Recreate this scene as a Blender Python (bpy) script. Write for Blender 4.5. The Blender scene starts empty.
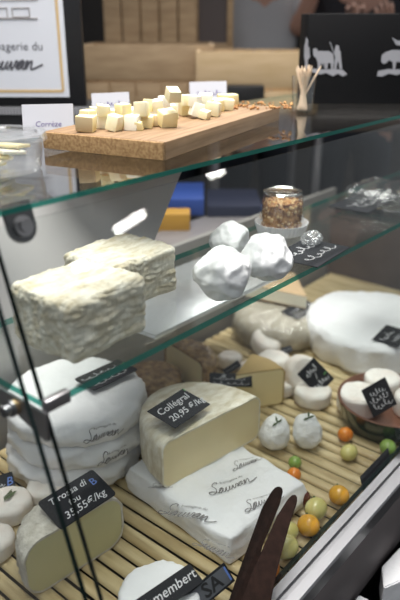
import bpy, bmesh, math, random
from mathutils import Vector, Matrix, noise
PI = math.pi
random.seed(5)
S = bpy.context.scene
COL = S.collection

# ------------------------------------------------------------------ camera geometry
FPX = 657.0
PITCH = math.atan(280 / FPX)
YAW = math.radians(40.0345)
ZS = 0.95                       # top of the lower glass shelf
CAM = Vector((-0.32826, -0.47736, ZS + 0.34767))
ZU = ZS + 0.1823                # top of the upper glass shelf
ZD = ZS - 0.385                 # top of the bamboo deck
KT = 0.3086                     # lean of the front glass: Y = KT * (Z - ZS)
RGT = Vector((math.sin(YAW), -math.cos(YAW), 0)); FWD = Vector((math.cos(YAW), math.sin(YAW), 0)); UP = Vector((0, 0, 1))

def ray(px, py):
    u = (px - 200) / FPX; v = -(py - 300) / FPX
    cp, sp = math.cos(PITCH), math.sin(PITCH)
    return RGT * u + FWD * (cp + v * sp) + UP * (-sp + v * cp)
def at(px, py, z):              # where the sight line meets the level z
    r = ray(px, py); return CAM + r * ((z - CAM.z) / r.z)
def onplane(px, py, p0, n):
    r = ray(px, py); return CAM + r * ((Vector(p0) - CAM).dot(n) / r.dot(n))
def atd(px, py, d):             # at horizontal distance d
    r = ray(px, py); return CAM + r * (d / (r.dot(FWD)))
def mmpx(p):
    q = Vector(p) - CAM
    return (math.cos(PITCH) * q.dot(FWD) - math.sin(PITCH) * q.z) / FPX

# ------------------------------------------------------------------ materials
MATS = {}
def mat(name, col, rough=.6, col2=None, scale=20., bump=0., bscale=60., metal=0., coat=0., sss=0., spec=.5, stretch=None, detail=4., thr=(.35, .65), bdist=.004, coord='Object'):
    if name in MATS: return MATS[name]
    m = bpy.data.materials.new(name); m.use_nodes = True; nt = m.node_tree
    b = nt.nodes['Principled BSDF']
    b.inputs['Base Color'].default_value = (*col, 1); b.inputs['Roughness'].default_value = rough
    b.inputs['Metallic'].default_value = metal; b.inputs['Coat Weight'].default_value = coat; b.inputs['Coat Roughness'].default_value = .12
    b.inputs['Specular IOR Level'].default_value = spec
    if sss:
        b.inputs['Subsurface Weight'].default_value = sss; b.inputs['Subsurface Radius'].default_value = (.01, .007, .004); b.inputs['Subsurface Scale'].default_value = .5
    tc = nt.nodes.new('ShaderNodeTexCoord'); src = tc.outputs[coord]
    if stretch:
        mp = nt.nodes.new('ShaderNodeMapping'); mp.inputs['Scale'].default_value = stretch
        nt.links.new(src, mp.inputs['Vector']); src = mp.outputs['Vector']
    if col2:
        n = nt.nodes.new('ShaderNodeTexNoise'); n.inputs['Scale'].default_value = scale; n.inputs['Detail'].default_value = detail
        r = nt.nodes.new('ShaderNodeValToRGB'); e = r.color_ramp.elements
        e[0].position = thr[0]; e[0].color = (*col, 1); e[1].position = thr[1]; e[1].color = (*col2, 1)
        nt.links.new(src, n.inputs['Vector']); nt.links.new(n.outputs['Fac'], r.inputs['Fac']); nt.links.new(r.outputs['Color'], b.inputs['Base Color'])
    if bump:
        n = nt.nodes.new('ShaderNodeTexNoise'); n.inputs['Scale'].default_value = bscale; n.inputs['Detail'].default_value = 5
        bp = nt.nodes.new('ShaderNodeBump'); bp.inputs['Strength'].default_value = bump; bp.inputs['Distance'].default_value = bdist
        nt.links.new(src, n.inputs['Vector']); nt.links.new(n.outputs['Fac'], bp.inputs['Height']); nt.links.new(bp.outputs['Normal'], b.inputs['Normal'])
    MATS[name] = m; return m

def glass(name, tint=(.97, .985, .98), refl=1.0, base=.04, rough=0.0, haze=0., hazecol=(.8, .8, .8), bump=0., bscale=40.):
    """thin clear sheet: straight-through light plus a Fresnel mirror on the outer face"""
    if name in MATS: return MATS[name]
    m = bpy.data.materials.new(name); m.use_nodes = True; nt = m.node_tree; N = nt.nodes; L = nt.links
    N.remove(N['Principled BSDF']); out = N['Material Output']
    tr = N.new('ShaderNodeBsdfTransparent'); tr.inputs['Color'].default_value = (*tint, 1)
    gl = N.new('ShaderNodeBsdfAnisotropic'); gl.inputs['Roughness'].default_value = rough; gl.inputs['Color'].default_value = (1, 1, 1, 1)
    lw = N.new('ShaderNodeLayerWeight'); lw.inputs['Blend'].default_value = .5
    pw = N.new('ShaderNodeMath'); pw.operation = 'POWER'; pw.inputs[1].default_value = 5
    ma = N.new('ShaderNodeMath'); ma.operation = 'MULTIPLY_ADD'; ma.inputs[1].default_value = (1 - base) * refl; ma.inputs[2].default_value = base
    L.new(lw.outputs['Facing'], pw.inputs[0]); L.new(pw.outputs[0], ma.inputs[0])
    if bump:
        tc = N.new('ShaderNodeTexCoord'); n = N.new('ShaderNodeTexNoise'); n.inputs['Scale'].default_value = bscale; n.inputs['Detail'].default_value = 3
        bp = N.new('ShaderNodeBump'); bp.inputs['Strength'].default_value = bump; bp.inputs['Distance'].default_value = .01
        L.new(tc.outputs['Object'], n.inputs['Vector']); L.new(n.outputs['Fac'], bp.inputs['Height']); L.new(bp.outputs['Normal'], gl.inputs['Normal'])
    mx = N.new('ShaderNodeMixShader'); L.new(ma.outputs[0], mx.inputs['Fac']); L.new(tr.outputs[0], mx.inputs[1]); L.new(gl.outputs[0], mx.inputs[2])
    res = mx.outputs[0]
    if haze:
        df = N.new('ShaderNodeBsdfDiffuse'); df.inputs['Color'].default_value = (*hazecol, 1)
        m2 = N.new('ShaderNodeMixShader'); m2.inputs['Fac'].default_value = haze; L.new(res, m2.inputs[1]); L.new(df.outputs[0], m2.inputs[2]); res = m2.outputs[0]
    L.new(res, out.inputs['Surface']); MATS[name] = m; return m

def emit(name, col, s):
    m = bpy.data.materials.new(name); m.use_nodes = True; nt = m.node_tree
    b = nt.nodes['Principled BSDF']; b.inputs['Base Color'].default_value = (.8, .8, .8, 1)
    b.inputs['Emission Color'].default_value = (*col, 1); b.inputs['Emission Strength'].default_value = s
    return m

# ------------------------------------------------------------------ mesh helpers
def link(name, bm, mats, parent=None, smooth=True, loc=None, recalc=True):
    if recalc: bmesh.ops.recalc_face_normals(bm, faces=bm.faces[:])
    me = bpy.data.meshes.new(name); bm.to_mesh(me); bm.free()
    if not isinstance(mats, (list, tuple)): mats = [mats]
    for m in mats: me.materials.append(m)
    if smooth:
        for p in me.polygons: p.use_smooth = True
        try: me.set_sharp_from_angle(angle=math.radians(smooth if smooth > 1 else 40))
        except Exception: pass
    o = bpy.data.objects.new(name, me); COL.objects.link(o)
    if parent: o.parent = parent
    if loc is not None: o.location = loc
    return o
def tag(o, label, cat, group=None, kind=None):
    o['label'] = label; o['category'] = cat
    if group: o['group'] = group
    if kind: o['kind'] = kind
    return o
def thing(name, label, cat, loc=(0, 0, 0), rz=0., group=None, mtx=None):
    o = bpy.data.objects.new(name, None); COL.objects.link(o); o.empty_display_size = .02
    if mtx is not None: o.matrix_world = mtx
    else: o.location = loc; o.rotation_euler = (0, 0, rz)
    return tag(o, label, cat, group)
def structure(name, bm, m, **k):
    o = link(name, bm, m, **k); o['kind'] = 'structure'; return o
def BM(): return bmesh.new()
def box(bm, c, s, rot=None, bev=0., seg=2):
    M = Matrix.Translation(Vector(c)) @ (rot.to_4x4() if rot else Matrix.Identity(4)) @ Matrix.Diagonal((*s, 1))
    vs = bmesh.ops.create_cube(bm, size=1, matrix=M)['verts']
    if bev:
        es = list({e for v in vs for e in v.link_edges})
        bmesh.ops.bevel(bm, geom=es, offset=bev, segments=seg, affect='EDGES', profile=.5)
    return bm
def cyl(bm, p0, p1, r0, r1=None, n=20):
    p0 = Vector(p0); p1 = Vector(p1); d = p1 - p0; r1 = r0 if r1 is None else r1
    q = d.to_track_quat('Z', 'Y').to_matrix().to_4x4()
    bmesh.ops.create_cone(bm, cap_ends=True, segments=n, radius1=r0, radius2=r1, depth=d.length, matrix=Matrix.Translation((p0 + p1) / 2) @ q)
    return bm
def tube(bm, pts, r, n=8, closed=False):
    pts = [Vector(p) for p in pts]; rings = []; m = len(pts)
    rr = r if isinstance(r, (list, tuple)) else [r] * m
    up = Vector((.13, .31, .94))
    for i, p in enumerate(pts):
        a = pts[max(i - 1, 0)]; b = pts[min(i + 1, m - 1)]
        if closed: a = pts[i - 1]; b = pts[(i + 1) % m]
        t = (b - a).normalized(); s = t.cross(up).normalized(); w = s.cross(t)
        rings.append([bm.verts.new(p + (s * math.cos(2 * PI * k / n) + w * math.sin(2 * PI * k / n)) * rr[i]) for k in range(n)])
    for i in range(m if closed else m - 1):
        A = rings[i]; B = rings[(i + 1) % m]
        for k in range(n): bm.faces.new((A[k], A[(k + 1) % n], B[(k + 1) % n], B[k]))
    if not closed:
        bm.faces.new(rings[0][::-1]); bm.faces.new(rings[-1])
    return bm
def revolve(bm, prof, a0=0., a1=2 * PI, n=48, loop=False, caps=False, c=(0, 0, 0), fn=None, mi=0, sx=1., sy=1.):
    """profile [(r, z)] swept round the axis; loop closes the profile, caps fills the two end sections"""
    full = abs(a1 - a0 - 2 * PI) < 1e-6; rings = []
    for i in range(n if full else n + 1):
        a = a0 + (a1 - a0) * i / n; ring = []
        for (r, z) in prof:
            p = Vector((c[0] + r * math.cos(a) * sx, c[1] + r * math.sin(a) * sy, c[2] + z))
            if fn: p = fn(p)
            ring.append(bm.verts.new(p))
        rings.append(ring)
    k = len(prof)
    for i in range(n if full else n):
        A = rings[i]; B = rings[(i + 1) % len(rings)]
        for j in range(k if loop else k - 1):
            f = bm.faces.new((A[j], B[j], B[(j + 1) % k], A[(j + 1) % k])); f.material_index = mi
    if caps and not full:
        bm.faces.new(rings[0]).material_index = mi; bm.faces.new(rings[-1][::-1]).material_index = mi
    bmesh.ops.remove_doubles(bm, verts=bm.verts[:], dist=1e-6)
    return bm
def rprof(R, H, rad, n=6, r0=0.):
    """rounded rectangle half-profile from the axis below round to the axis above"""
    p = [(r0, 0.)]
    for i in range(5): p.append((r0 + (R - rad - r0) * (i + 1) / 5, 0.))
    for i in range(1, n + 1):
        a = -PI / 2 + (PI / 2) * i / n; p.append((R - rad + rad * math.cos(a), rad + rad * math.sin(a)))
    for i in range(n):
        a = (PI / 2) * i / n; p.append((R - rad + rad * math.cos(a), H - rad + rad * math.sin(a)))
    p.append((R - rad, H))
    for i in range(5): p.append((R - rad - (R - rad - r0) * (i + 1) / 5, H))
    return p
def nz(p, s, o=0.): return noise.noise(Vector(p) * s + Vector((o, o * 1.7, -o)))
def displace(bm, amp, scale, seed=0., ridged=False, keep_base=True, octs=1):
    bm.normal_update(); mv = {}
    for v in bm.verts:
        d = 0
        for q in range(octs):
            x = nz(v.co, scale * 2 ** q, seed + q * 3.1); d += (abs(x) * -2 + .5 if ridged else x) / 2 ** q
        mv[v] = v.normal * d * amp
    zmin = min(v.co.z for v in bm.verts)
    for v, d in mv.items():
        if keep_base and v.co.z < zmin + 1e-4: d.z = 0
        v.co += d
        if keep_base and v.co.z < zmin: v.co.z = zmin
    return bm
def ball(bm, c, r, sub=3, sc=(1, 1, 1), rot=None):
    M = Matrix.Translation(Vector(c)) @ (rot.to_4x4() if rot else Matrix.Identity(4)) @ Matrix.Diagonal((*[r * q for q in sc], 1))
    bmesh.ops.create_icosphere(bm, subdivisions=sub, radius=1, matrix=M); return bm
def prism(bm, poly, z0, z1, mi=0):
    a = [bm.verts.new((x, y, z0)) for x, y in poly]; b = [bm.verts.new((x, y, z1)) for x, y in poly]; n = len(poly)
    bm.faces.new(a[::-1]); bm.faces.new(b)
    for i in range(n): bm.faces.new((a[i], a[(i + 1) % n], b[(i + 1) % n], b[i]))
    return bm
def gridbox(bm, sx, sy, sz, n=(10, 10, 5), rad=.01):
    """closed box of quads with rounded corners, base on z = 0"""
    bmesh.ops.create_cube(bm, size=2)
    bmesh.ops.subdivide_edges(bm, edges=bm.edges[:], cuts=max(n), use_grid_fill=True)
    for v in bm.verts:
        p = Vector((v.co.x * sx / 2, v.co.y * sy / 2, v.co.z * sz / 2))
        h = Vector((sx / 2 - rad, sy / 2 - rad, sz / 2 - rad))
        q = Vector([max(-h[i], min(h[i], p[i])) for i in range(3)])
        d = p - q
        if d.length > 1e-9: p = q + d.normalized() * rad
        v.co = p + Vector((0, 0, sz / 2))
    return bm

# ------------------------------------------------------------------ lettering
def text_geo(body, size=.01, shear=0., weight=0.):
    cu = bpy.data.curves.new('t', 'FONT'); cu.body = body; cu.size = size; cu.shear = shear; cu.resolution_u = 2; cu.offset = weight
    cu.align_x = 'CENTER'; cu.align_y = 'CENTER'; cu.space_line = .85
    ob = bpy.data.objects.new('t', cu); COL.objects.link(ob)
    dg = bpy.context.evaluated_depsgraph_get(); me = bpy.data.meshes.new_from_object(ob.evaluated_get(dg))
    vs = [(v.co.x, v.co.y) for v in me.vertices]; fs = [tuple(p.vertices) for p in me.polygons]
    bpy.data.objects.remove(ob); bpy.data.curves.remove(cu); bpy.data.meshes.remove(me)
    return vs, fs
def put_geo(bm, geo, fn):
    vs = [bm.verts.new(fn(x, y)) for x, y in geo[0]]
    for f in geo[1]:
        try: bm.faces.new([vs[i] for i in f])
        except ValueError: pass
    return bm
def stroke_geo(lines, w):
    """flat ribbons along 2D polylines"""
    vs = []; fs = []
    for pl in lines:
        b = len(vs); P = [Vector((x, y, 0)) for x, y in pl]
        for i, p in enumerate(P):
            t = (P[min(i + 1, len(P) - 1)] - P[max(i - 1, 0)])
            t = t.normalized() if t.length > 0 else Vector((1, 0, 0)); s = Vector((-t.y, t.x, 0)) * w / 2
            vs += [(p.x + s.x, p.y + s.y), (p.x - s.x, p.y - s.y)]
        for i in range(len(P) - 1): fs.append((b + 2 * i, b + 2 * i + 1, b + 2 * i + 3, b + 2 * i + 2))
    return vs, fs
def script_word(w, h, seed, letters=6):
    """a joined-up unreadable handwritten word, centred"""
    rnd = random.Random(seed); pl = []; n = letters * 8; ph = rnd.random() * 6
    for i in range(n + 1):
        t = i / n; a = t * letters * 2 * PI + ph
        tall = 1.0 if (int(t * letters) + seed) % 3 == 0 else .55
        pl.append((-w / 2 + w * t + math.sin(a) * w / letters * .35, h * tall * (.5 - .5 * math.cos(a)) - h * .4 + h * .15 * math.sin(a * .37)))
    return pl

CUR = {'S': (1.15, [(1.0, 1.75), (.95, 2.05), (.6, 2.15), (.3, 1.8), (.45, 1.35), (.8, .95), (.85, .35), (.4, 0), (-.1, .12), (-.15, .45), (.4, .5), (1.15, .15)]),
 'a': (.95, [(0, .15), (.55, .95), (.25, .85), (.1, .35), (.3, .05), (.6, .5), (.68, .92), (.65, .25), (.95, .1)]),
 'u': (.95, [(0, .1), (.2, .92), (.2, .3), (.4, .03), (.62, .4), (.7, .92), (.7, .25), (.95, .1)]),
 'v': (.9, [(0, .1), (.2, .9), (.3, .3), (.45, .03), (.62, .5), (.66, .92), (.9, .8)]),
 'n': (1.5, [(0, .8), (.12, .9), (.15, .05), (.35, .75), (.55, .92), (.65, .5), (.75, .08), (1.05, .12), (1.9, .55)])}
def cursive_geo(word, size, slant=.45, w=.11):
    """joined handwriting as a thin ribbon, centred; size = height of the capital"""
    pts = []; x = 0
    for ch in word:
        adv, pl = CUR[ch]
        pts += [(x + a, b) for a, b in pl]; x += adv
    P = [Vector((a, b, 0)) for a, b in pts]; out = []
    for i in range(len(P) - 1):
        p0 = P[max(i - 1, 0)]; p1 = P[i]; p2 = P[i + 1]; p3 = P[min(i + 2, len(P) - 1)]
        for k in range(4):
            t = k / 4; q = .5 * ((2 * p1) + (p2 - p0) * t + (2 * p0 - 5 * p1 + 4 * p2 - p3) * t * t + (3 * p1 - p0 - 3 * p2 + p3) * t ** 3); out.append(q)
    out.append(P[-1]); k = size / 2.15
    return stroke_geo([[((q.x - x / 2 + slant * q.y) * k, (q.y - .8) * k) for q in out]], w * size)

# ------------------------------------------------------------------ palette
white_paper = mat('white_wrapping_paper', (.88, .88, .89), .7, bump=.5, bscale=22, bdist=.014, col2=(.82, .82, .83), scale=14)
paper_card = mat('white_card', (.6, .6, .65), .85)
ink = mat('grey_ink', (.1, .1, .12), .7)
paleink = mat('pale_grey_print', (.55, .55, .56), .8)
slate = mat('black_slate_card', (.018, .019, .023), .7, spec=.2)
chalk = mat('white_chalk', (.7, .7, .72), .8)
blue_ink = mat('blue_marker', (.12, .22, .6), .6)
green_ink = mat('green_marker', (.15, .4, .12), .6)
steel = mat('brushed_steel', (.34, .34, .355), .36, metal=1., bump=.04, bscale=200, stretch=(.02, 1, 1))
dull_steel = mat('dull_steel', (.33, .32, .33), .42, metal=.9)
dark_steel = mat('dark_fascia', (.15, .132, .132), .65, spec=.2)
black_pl = mat('black_plastic', (.012, .012, .013), .5)
bamboo = mat('bamboo', (.43, .32, .155), .45, col2=(.66, .54, .31), scale=9, stretch=(7, .7, 3), bump=.15, bscale=30)
dark_tray = mat('dark_tray', (.02, .014, .01), .7)
GL = glass('clear_glass', base=.035)
GLF = glass('clear_front_glass', tint=(.975, .985, .98), base=.03)
CLEAR = glass('clear_plastic', tint=(.97, .97, .97), base=.07, rough=.08, haze=.03, bump=.35, bscale=30)
FILM = glass('cling_film', tint=(.96, .96, .95), base=.07, rough=.07, haze=.02, bump=1., bscale=45)
TUMB = glass('tumbler_glass', tint=(.985, .99, .99), base=.06, refl=1.0)
def edge_mat(name, tint, body):
    m = bpy.data.materials.new(name); m.use_nodes = True; nt = m.node_tree; N = nt.nodes; L = nt.links
    b = N['Principled BSDF']; b.inputs['Base Color'].default_value = (*body, 1); b.inputs['Roughness'].default_value = .12
    tr = N.new('ShaderNodeBsdfTransparent'); tr.inputs['Color'].default_value = (*tint, 1)
    mx = N.new('ShaderNodeMixShader'); mx.inputs['Fac'].default_value = .6
    L.new(tr.outputs[0], mx.inputs[1]); L.new(b.outputs[0], mx.inputs[2]); L.new(mx.outputs[0], N['Material Output'].inputs['Surface']); return m
edge_green = edge_mat('green_glass_edge', (.14, .58, .48), (.045, .29, .235))
edge_dark = mat('dark_glass_edge', (.004, .012, .011), .15)
wood_board = mat('oak_board', (.22, .13, .062), .65, col2=(.31, .195, .105), scale=10, stretch=(1.2, 14, 14), bump=.1)
end_grain = mat('cork_end_grain', (.27, .15, .06), .8, col2=(.45, .28, .13), scale=260, bump=.3, bscale=300)
crate_wood = mat('crate_pine', (.42, .29, .17), .7, col2=(.53, .38, .23), scale=6, stretch=(1.5, 9, 9))
crate_wood2 = mat('pale_crate_pine', (.56, .4, .22), .7, col2=(.64, .47, .28), scale=6, stretch=(1.5, 9, 9))
dark_wood = mat('wenge_wood', (.013, .006, .004), .7, col2=(.022, .010, .007), scale=16, stretch=(8, 8, 1), spec=.12)
brick_rind = mat('bloomy_brick_rind', (.52, .46, .33), .9, col2=(.72, .69, .59), scale=70, bump=.6, bscale=170, bdist=.003, stretch=(.5, 1.3, 1.3), detail=6, spec=.2)
bloom = mat('white_bloom', (.9, .9, .88), .8, col2=(.8, .79, .74), scale=45, bump=.9, bscale=120, thr=(.45, .7))
wrinkle = mat('wrinkled_white_rind', (.82, .83, .83), .75, col2=(.74, .75, .75), scale=30, bump=.25, bscale=60)
pale_rind = mat('pale_striated_rind', (.68, .6, .43), .6, col2=(.9, .85, .72), scale=40, bump=.6, bscale=90, coat=.4, stretch=(1, 2.2, 1.4))
grey_rind = mat('grey_mottled_rind', (.5, .46, .39), .85, col2=(.72, .69, .62), scale=60, bump=.9, bscale=140)
yellow_rind = mat('ochre_rind', (.46, .32, .12), .6)
paste = mat('ivory_paste', (.84, .71, .41), .45, col2=(.78, .65, .36), scale=14, sss=.15, bump=.05)
paste_green = mat('greenish_paste', (.62, .58, .33), .5, col2=(.55, .52, .29), scale=9, sss=.12, bump=.05)
paste_cream = mat('cream_paste', (.9, .8, .52), .5, sss=.15)
cube_a = mat('cube_pale', (.9, .84, .6), .5, col2=(.86, .78, .5), scale=60, sss=.15)
cube_b = mat('cube_yellow', (.88, .78, .46), .5, col2=(.82, .7, .36), scale=60, sss=.15)
cube_c = mat('cube_white', (.86, .84, .72), .5, sss=.15)
cube_rind = mat('cube_rind', (.55, .42, .24), .7)
nut = mat('toasted_nut', (.26, .10, .03), .6, col2=(.62, .34, .12), scale=110, bump=.5, bscale=90)
nut_pale = mat('pale_nut', (.72, .52, .27), .6)
nut_red = mat('brown_nut', (.2, .07, .025), .6)
nut_dark = mat('nut_crust', (.2, .1, .04), .45, col2=(.58, .38, .17), scale=70, bump=1., bscale=110, bdist=.008, coat=1.)
goat = mat('goat_cheese', (.85, .82, .77), .75, col2=(.78, .7, .63), scale=28, bump=.3, bscale=110)
herb = mat('rosemary_green', (.09, .13, .05), .7)
terracotta = mat('terracotta', (.15, .065, .04), .6, col2=(.2, .09, .055), scale=30)
glaze = mat('dark_green_glaze', (.012, .03, .022), .15, coat=.6)

# ================================================================== the hall
bm = BM(); box(bm, (1.5, 1.5, -.05), (12, 12, .1)); structure('floor', bm, mat('dark_concrete', (.05, .048, .045), .7, col2=(.07, .065, .06), scale=4), smooth=False)
HR = Matrix.Rotation(YAW - PI / 2, 3, 'Z')
def hall(r, f, z): return Vector((CAM.x, CAM.y, 0)) + RGT * r + FWD * f + UP * z
bm = BM(); box(bm, hall(0, 5.2, 1.6), (9, .1, 3.2), HR); structure('wall_back', bm, mat('dark_hall_wall', (.035, .03, .028), .8, col2=(.06, .05, .045), scale=2), smooth=False)

# ================================================================== the display case
case = thing('display_case', 'glass-fronted cheese display case with a steel rim and dark fascia', 'display case', (0, 0, 0))
def gp(z): return KT * (z - ZS)         # Y of the front glass at height z
def slab(bm, c4, nrm, th):
    """sheet of glass from four corners; slot 0 faces, slot 1 rim"""
    a = [bm.verts.new(Vector(p)) for p in c4]; b = [bm.verts.new(Vector(p) - nrm * th) for p in c4]
    f0 = bm.faces.new(a); f1 = bm.faces.new(b[::-1])
    for i in range(4):
        f = bm.faces.new((a[i], b[i], b[(i + 1) % 4], a[(i + 1) % 4])); f.material_index = 1
    return bm
XR = 1.42
zt, zb = ZU - .014, ZD + .012
gn = Vector((0, -1, KT)).normalized()
bm = BM(); slab(bm, [(0, gp(zb), zb), (XR, gp(zb), zb), (XR, gp(zt), zt), (0, gp(zt), zt)], gn, .009)
fg = link('front_glass', bm, [GLF, edge_dark], case, False); fg.location.y = -.002
sg = BM(); xs = -.02
slab(sg, [(xs, gp(zb) + .004, zb), (xs, .46, zb), (xs, .46, ZU + .0), (xs, gp(ZU), ZU)], Vector((-1, 0, 0)), .0055)
link('side_glass', sg, [GLF, edge_dark], case, False)
# rim channel along the front
rz = ZD + .012; ry = gp(rz)
prof = [(ry - .004, rz - .03), (ry - .004, rz), (ry - .017, rz), (ry - .018, rz - .006), (ry - .026, rz - .006), (ry - .027, rz), (ry - .041, rz - .001), (ry - .043, rz - .004), (ry - .043, rz - .03)]
bm = BM(); A = [bm.verts.new((-.06, y, z)) for y, z in prof]; B = [bm.verts.new((XR, y, z)) for y, z in prof]
for i in range(len(prof) - 1): bm.faces.new((A[i], A[i + 1], B[i + 1], B[i]))
bm.faces.new((A[-1], A[0], B[0], B[-1])); bm.faces.new(A); bm.faces.new(B[::-1])
link('front_rim', bm, steel, case, 20)
bm = BM()
box(bm, (XR / 2 - .03, ry - .032, rz - .094), (XR + .06, .02, .128), bev=.002); link('fascia', bm, dark_steel, case)
bm = BM(); box(bm, (XR / 2 - .03, .18, (ZD - .03) / 2 + .04), (XR + .06, .55, ZD - .03 - .08 - .04)); link('base_cabinet', bm, black_pl, case, False)
bm = BM(); box(bm, (XR / 2 - .02, .175, ZD - .02), (XR + .04, .588, .012)); link('deck_tray', bm, dark_tray, case, False)
bm = BM(); box(bm, (XR / 2, .475, (ZD + ZS) / 2 - .07), (XR + .04, .014, ZS - ZD - .1)); link('back_panel', bm, mat('grey_back_panel', (.27, .26, .245), .5), case, False)
bm = BM(); box(bm, (XR + .005, .17, ZD + .09), (.012, .6, .2)); link('end_panel', bm, mat('dark_brown_end', (.05, .032, .026), .6, col2=(.09, .06, .045), scale=6), case, False)
bm = BM(); box(bm, (.60, .335, ZS - .156), (.40, .20, .010), bev=.002); link('reflection_plate', bm, mat('pale_reflection_steel', (.82, .83, .85), .3, metal=.55, bump=.05, bscale=160, stretch=(.02, 1, 1)), case)  # pale plate added to stand in for the bright reflection in the lower shelf
# bamboo mat: slats run front to back
bm = BM(); x = -.005; rnd = random.Random(3)
while x < XR:
    w = .0180 + rnd.random() * .0065; pr = []
    for i in range(7):
        a = PI * i / 6; pr.append((x + w / 2 - w / 2 * math.cos(a), ZD - .006 + .006 * math.sin(a) ** .6))
    A = [bm.verts.new((q, -.112, z)) for q, z in pr]; B = [bm.verts.new((q, .455, z)) for q, z in pr]
    for i in range(6): bm.faces.new((A[i], A[i + 1], B[i + 1], B[i]))
    bm.faces.new((A[6], A[0], B[0], B[6])); bm.faces.new(A[::-1]); bm.faces.new(B)
    x += w + .0036 + rnd.random() * .0025
bm_o = link('bamboo_mat', bm, bamboo, None, 60)
tag(bm_o, 'mat of split bamboo slats lining the bottom of the display case', 'mat')

# glass shelves
def shelf(name, label, z, y0, y1, th, x0=0.):
    t = thing(name, label, 'glass shelf', (0, 0, z))
    bm = BM(); slab(bm, [(x0, y0, 0), (XR, y0, 0), (XR, y1, 0), (x0, y1, 0)], Vector((0, 0, 1)), th)
    link('pane', bm, [GL, edge_green], t, False); return t
yu = gp(ZU)
low = shelf('glass_shelf', 'lower glass shelf with a green edge, carrying the brick cheeses and white balls', ZS, -.002, .195, .0085)
upp = shelf('glass_shelf', 'upper glass shelf on top of the case, carrying the board of cheese cubes', ZU, yu, .42, .0062, -.03)
# corner bracket of the lower shelf: plate along the side with a bolt, clip along the front
bm = BM(); box(bm, (.014, -.001, -.0045), (.030, .009, .0135), bev=.001)
br = link('corner_clip', bm, dull_steel, low)
bm = BM(); poly = [(-.006, -.010), (.15, -.010), (.15, -.030), (.05, -.030), (.0, -.044), (-.006, -.042)]
A = [bm.verts.new((-.004, y, z)) for y, z in poly]; B = [bm.verts.new((-.001, y, z)) for y, z in poly]
bm.faces.new(A); bm.faces.new(B[::-1])
for i in range(6): bm.faces.new((A[i], A[(i + 1) % 6], B[(i + 1) % 6], B[i]))
bp = link('side_bracket', bm, dull_steel, low, False)
bc = (0.0, .044, -.0205)
bm = BM(); cyl(bm, (-.020, bc[1], bc[2]), (-.002, bc[1], bc[2]), .0062, n=16); cyl(bm, (-.012, bc[1], bc[2]), (-.009, bc[1], bc[2]), .0092, n=20)
link('bolt', bm, steel, bp)
bm = BM(); cyl(bm, (-.0085, bc[1], bc[2]), (-.004, bc[1], bc[2]), .0082, n=20)
link('washer', bm, mat('brass_washer', (.4, .27, .14), .4, metal=.8), bp)
# hanging clamp of the upper shelf
c = onplane(28, 228, (0, 0, ZS), gn) + Vector((0, .009, 0))
bm = BM(); L = Vector((0, KT, 1)).normalized(); Xa = Vector((1, 0, 0)); base = Vector((0, 0, ZU))
poly = []
for i in range(13):
    a = PI + PI * i / 12; poly.append((math.cos(a) * .0165, math.sin(a) * .0165))
poly += [(.0165, .024), (-.0165, .024)]
A = [bm.verts.new(c - base + Xa * u + L * v) for u, v in poly]; B = [bm.verts.new(c - base + Xa * u + L * v - gn * .004) for u, v in poly]
bm.faces.new(A); bm.faces.new(B[::-1])
for i in range(len(poly)): bm.faces.new((A[i], A[(i + 1) % len(poly)], B[(i + 1) % len(poly)], B[i]))
cl = link('glass_clamp', bm, mat('gunmetal', (.09, .09, .095), .35, metal=.8), upp, 30)
bm = BM(); cyl(bm, c - base + gn * .0, c - base + gn * .004, .0105, n=24); cyl(bm, c - base + gn * .004, c - base + gn * .0065, .006, n=20); link('clamp_screw', bm, dull_steel, cl)
# grey acrylic sheet leaning behind the brick cheeses
p_b = onplane(143, 246, (0, .202, 0), Vector((0, 1, 0))); p_t = onplane(177, 166, (0, .30, 0), Vector((0, 1, 0)))
bm = BM(); slab(bm, [(-.012, .202, ZS - .004), (p_b.x, .202, ZS - .004), (p_t.x, .285, p_t.z), (-.012, .285, p_t.z)], Vector((0, -1, .5)).normalized(), .006)
link('acrylic_screen', bm, [mat('pale_grey_acrylic', (.42, .41, .41), .3), mat('acrylic_rim', (.62, .62, .62), .3)], case, False)

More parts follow.
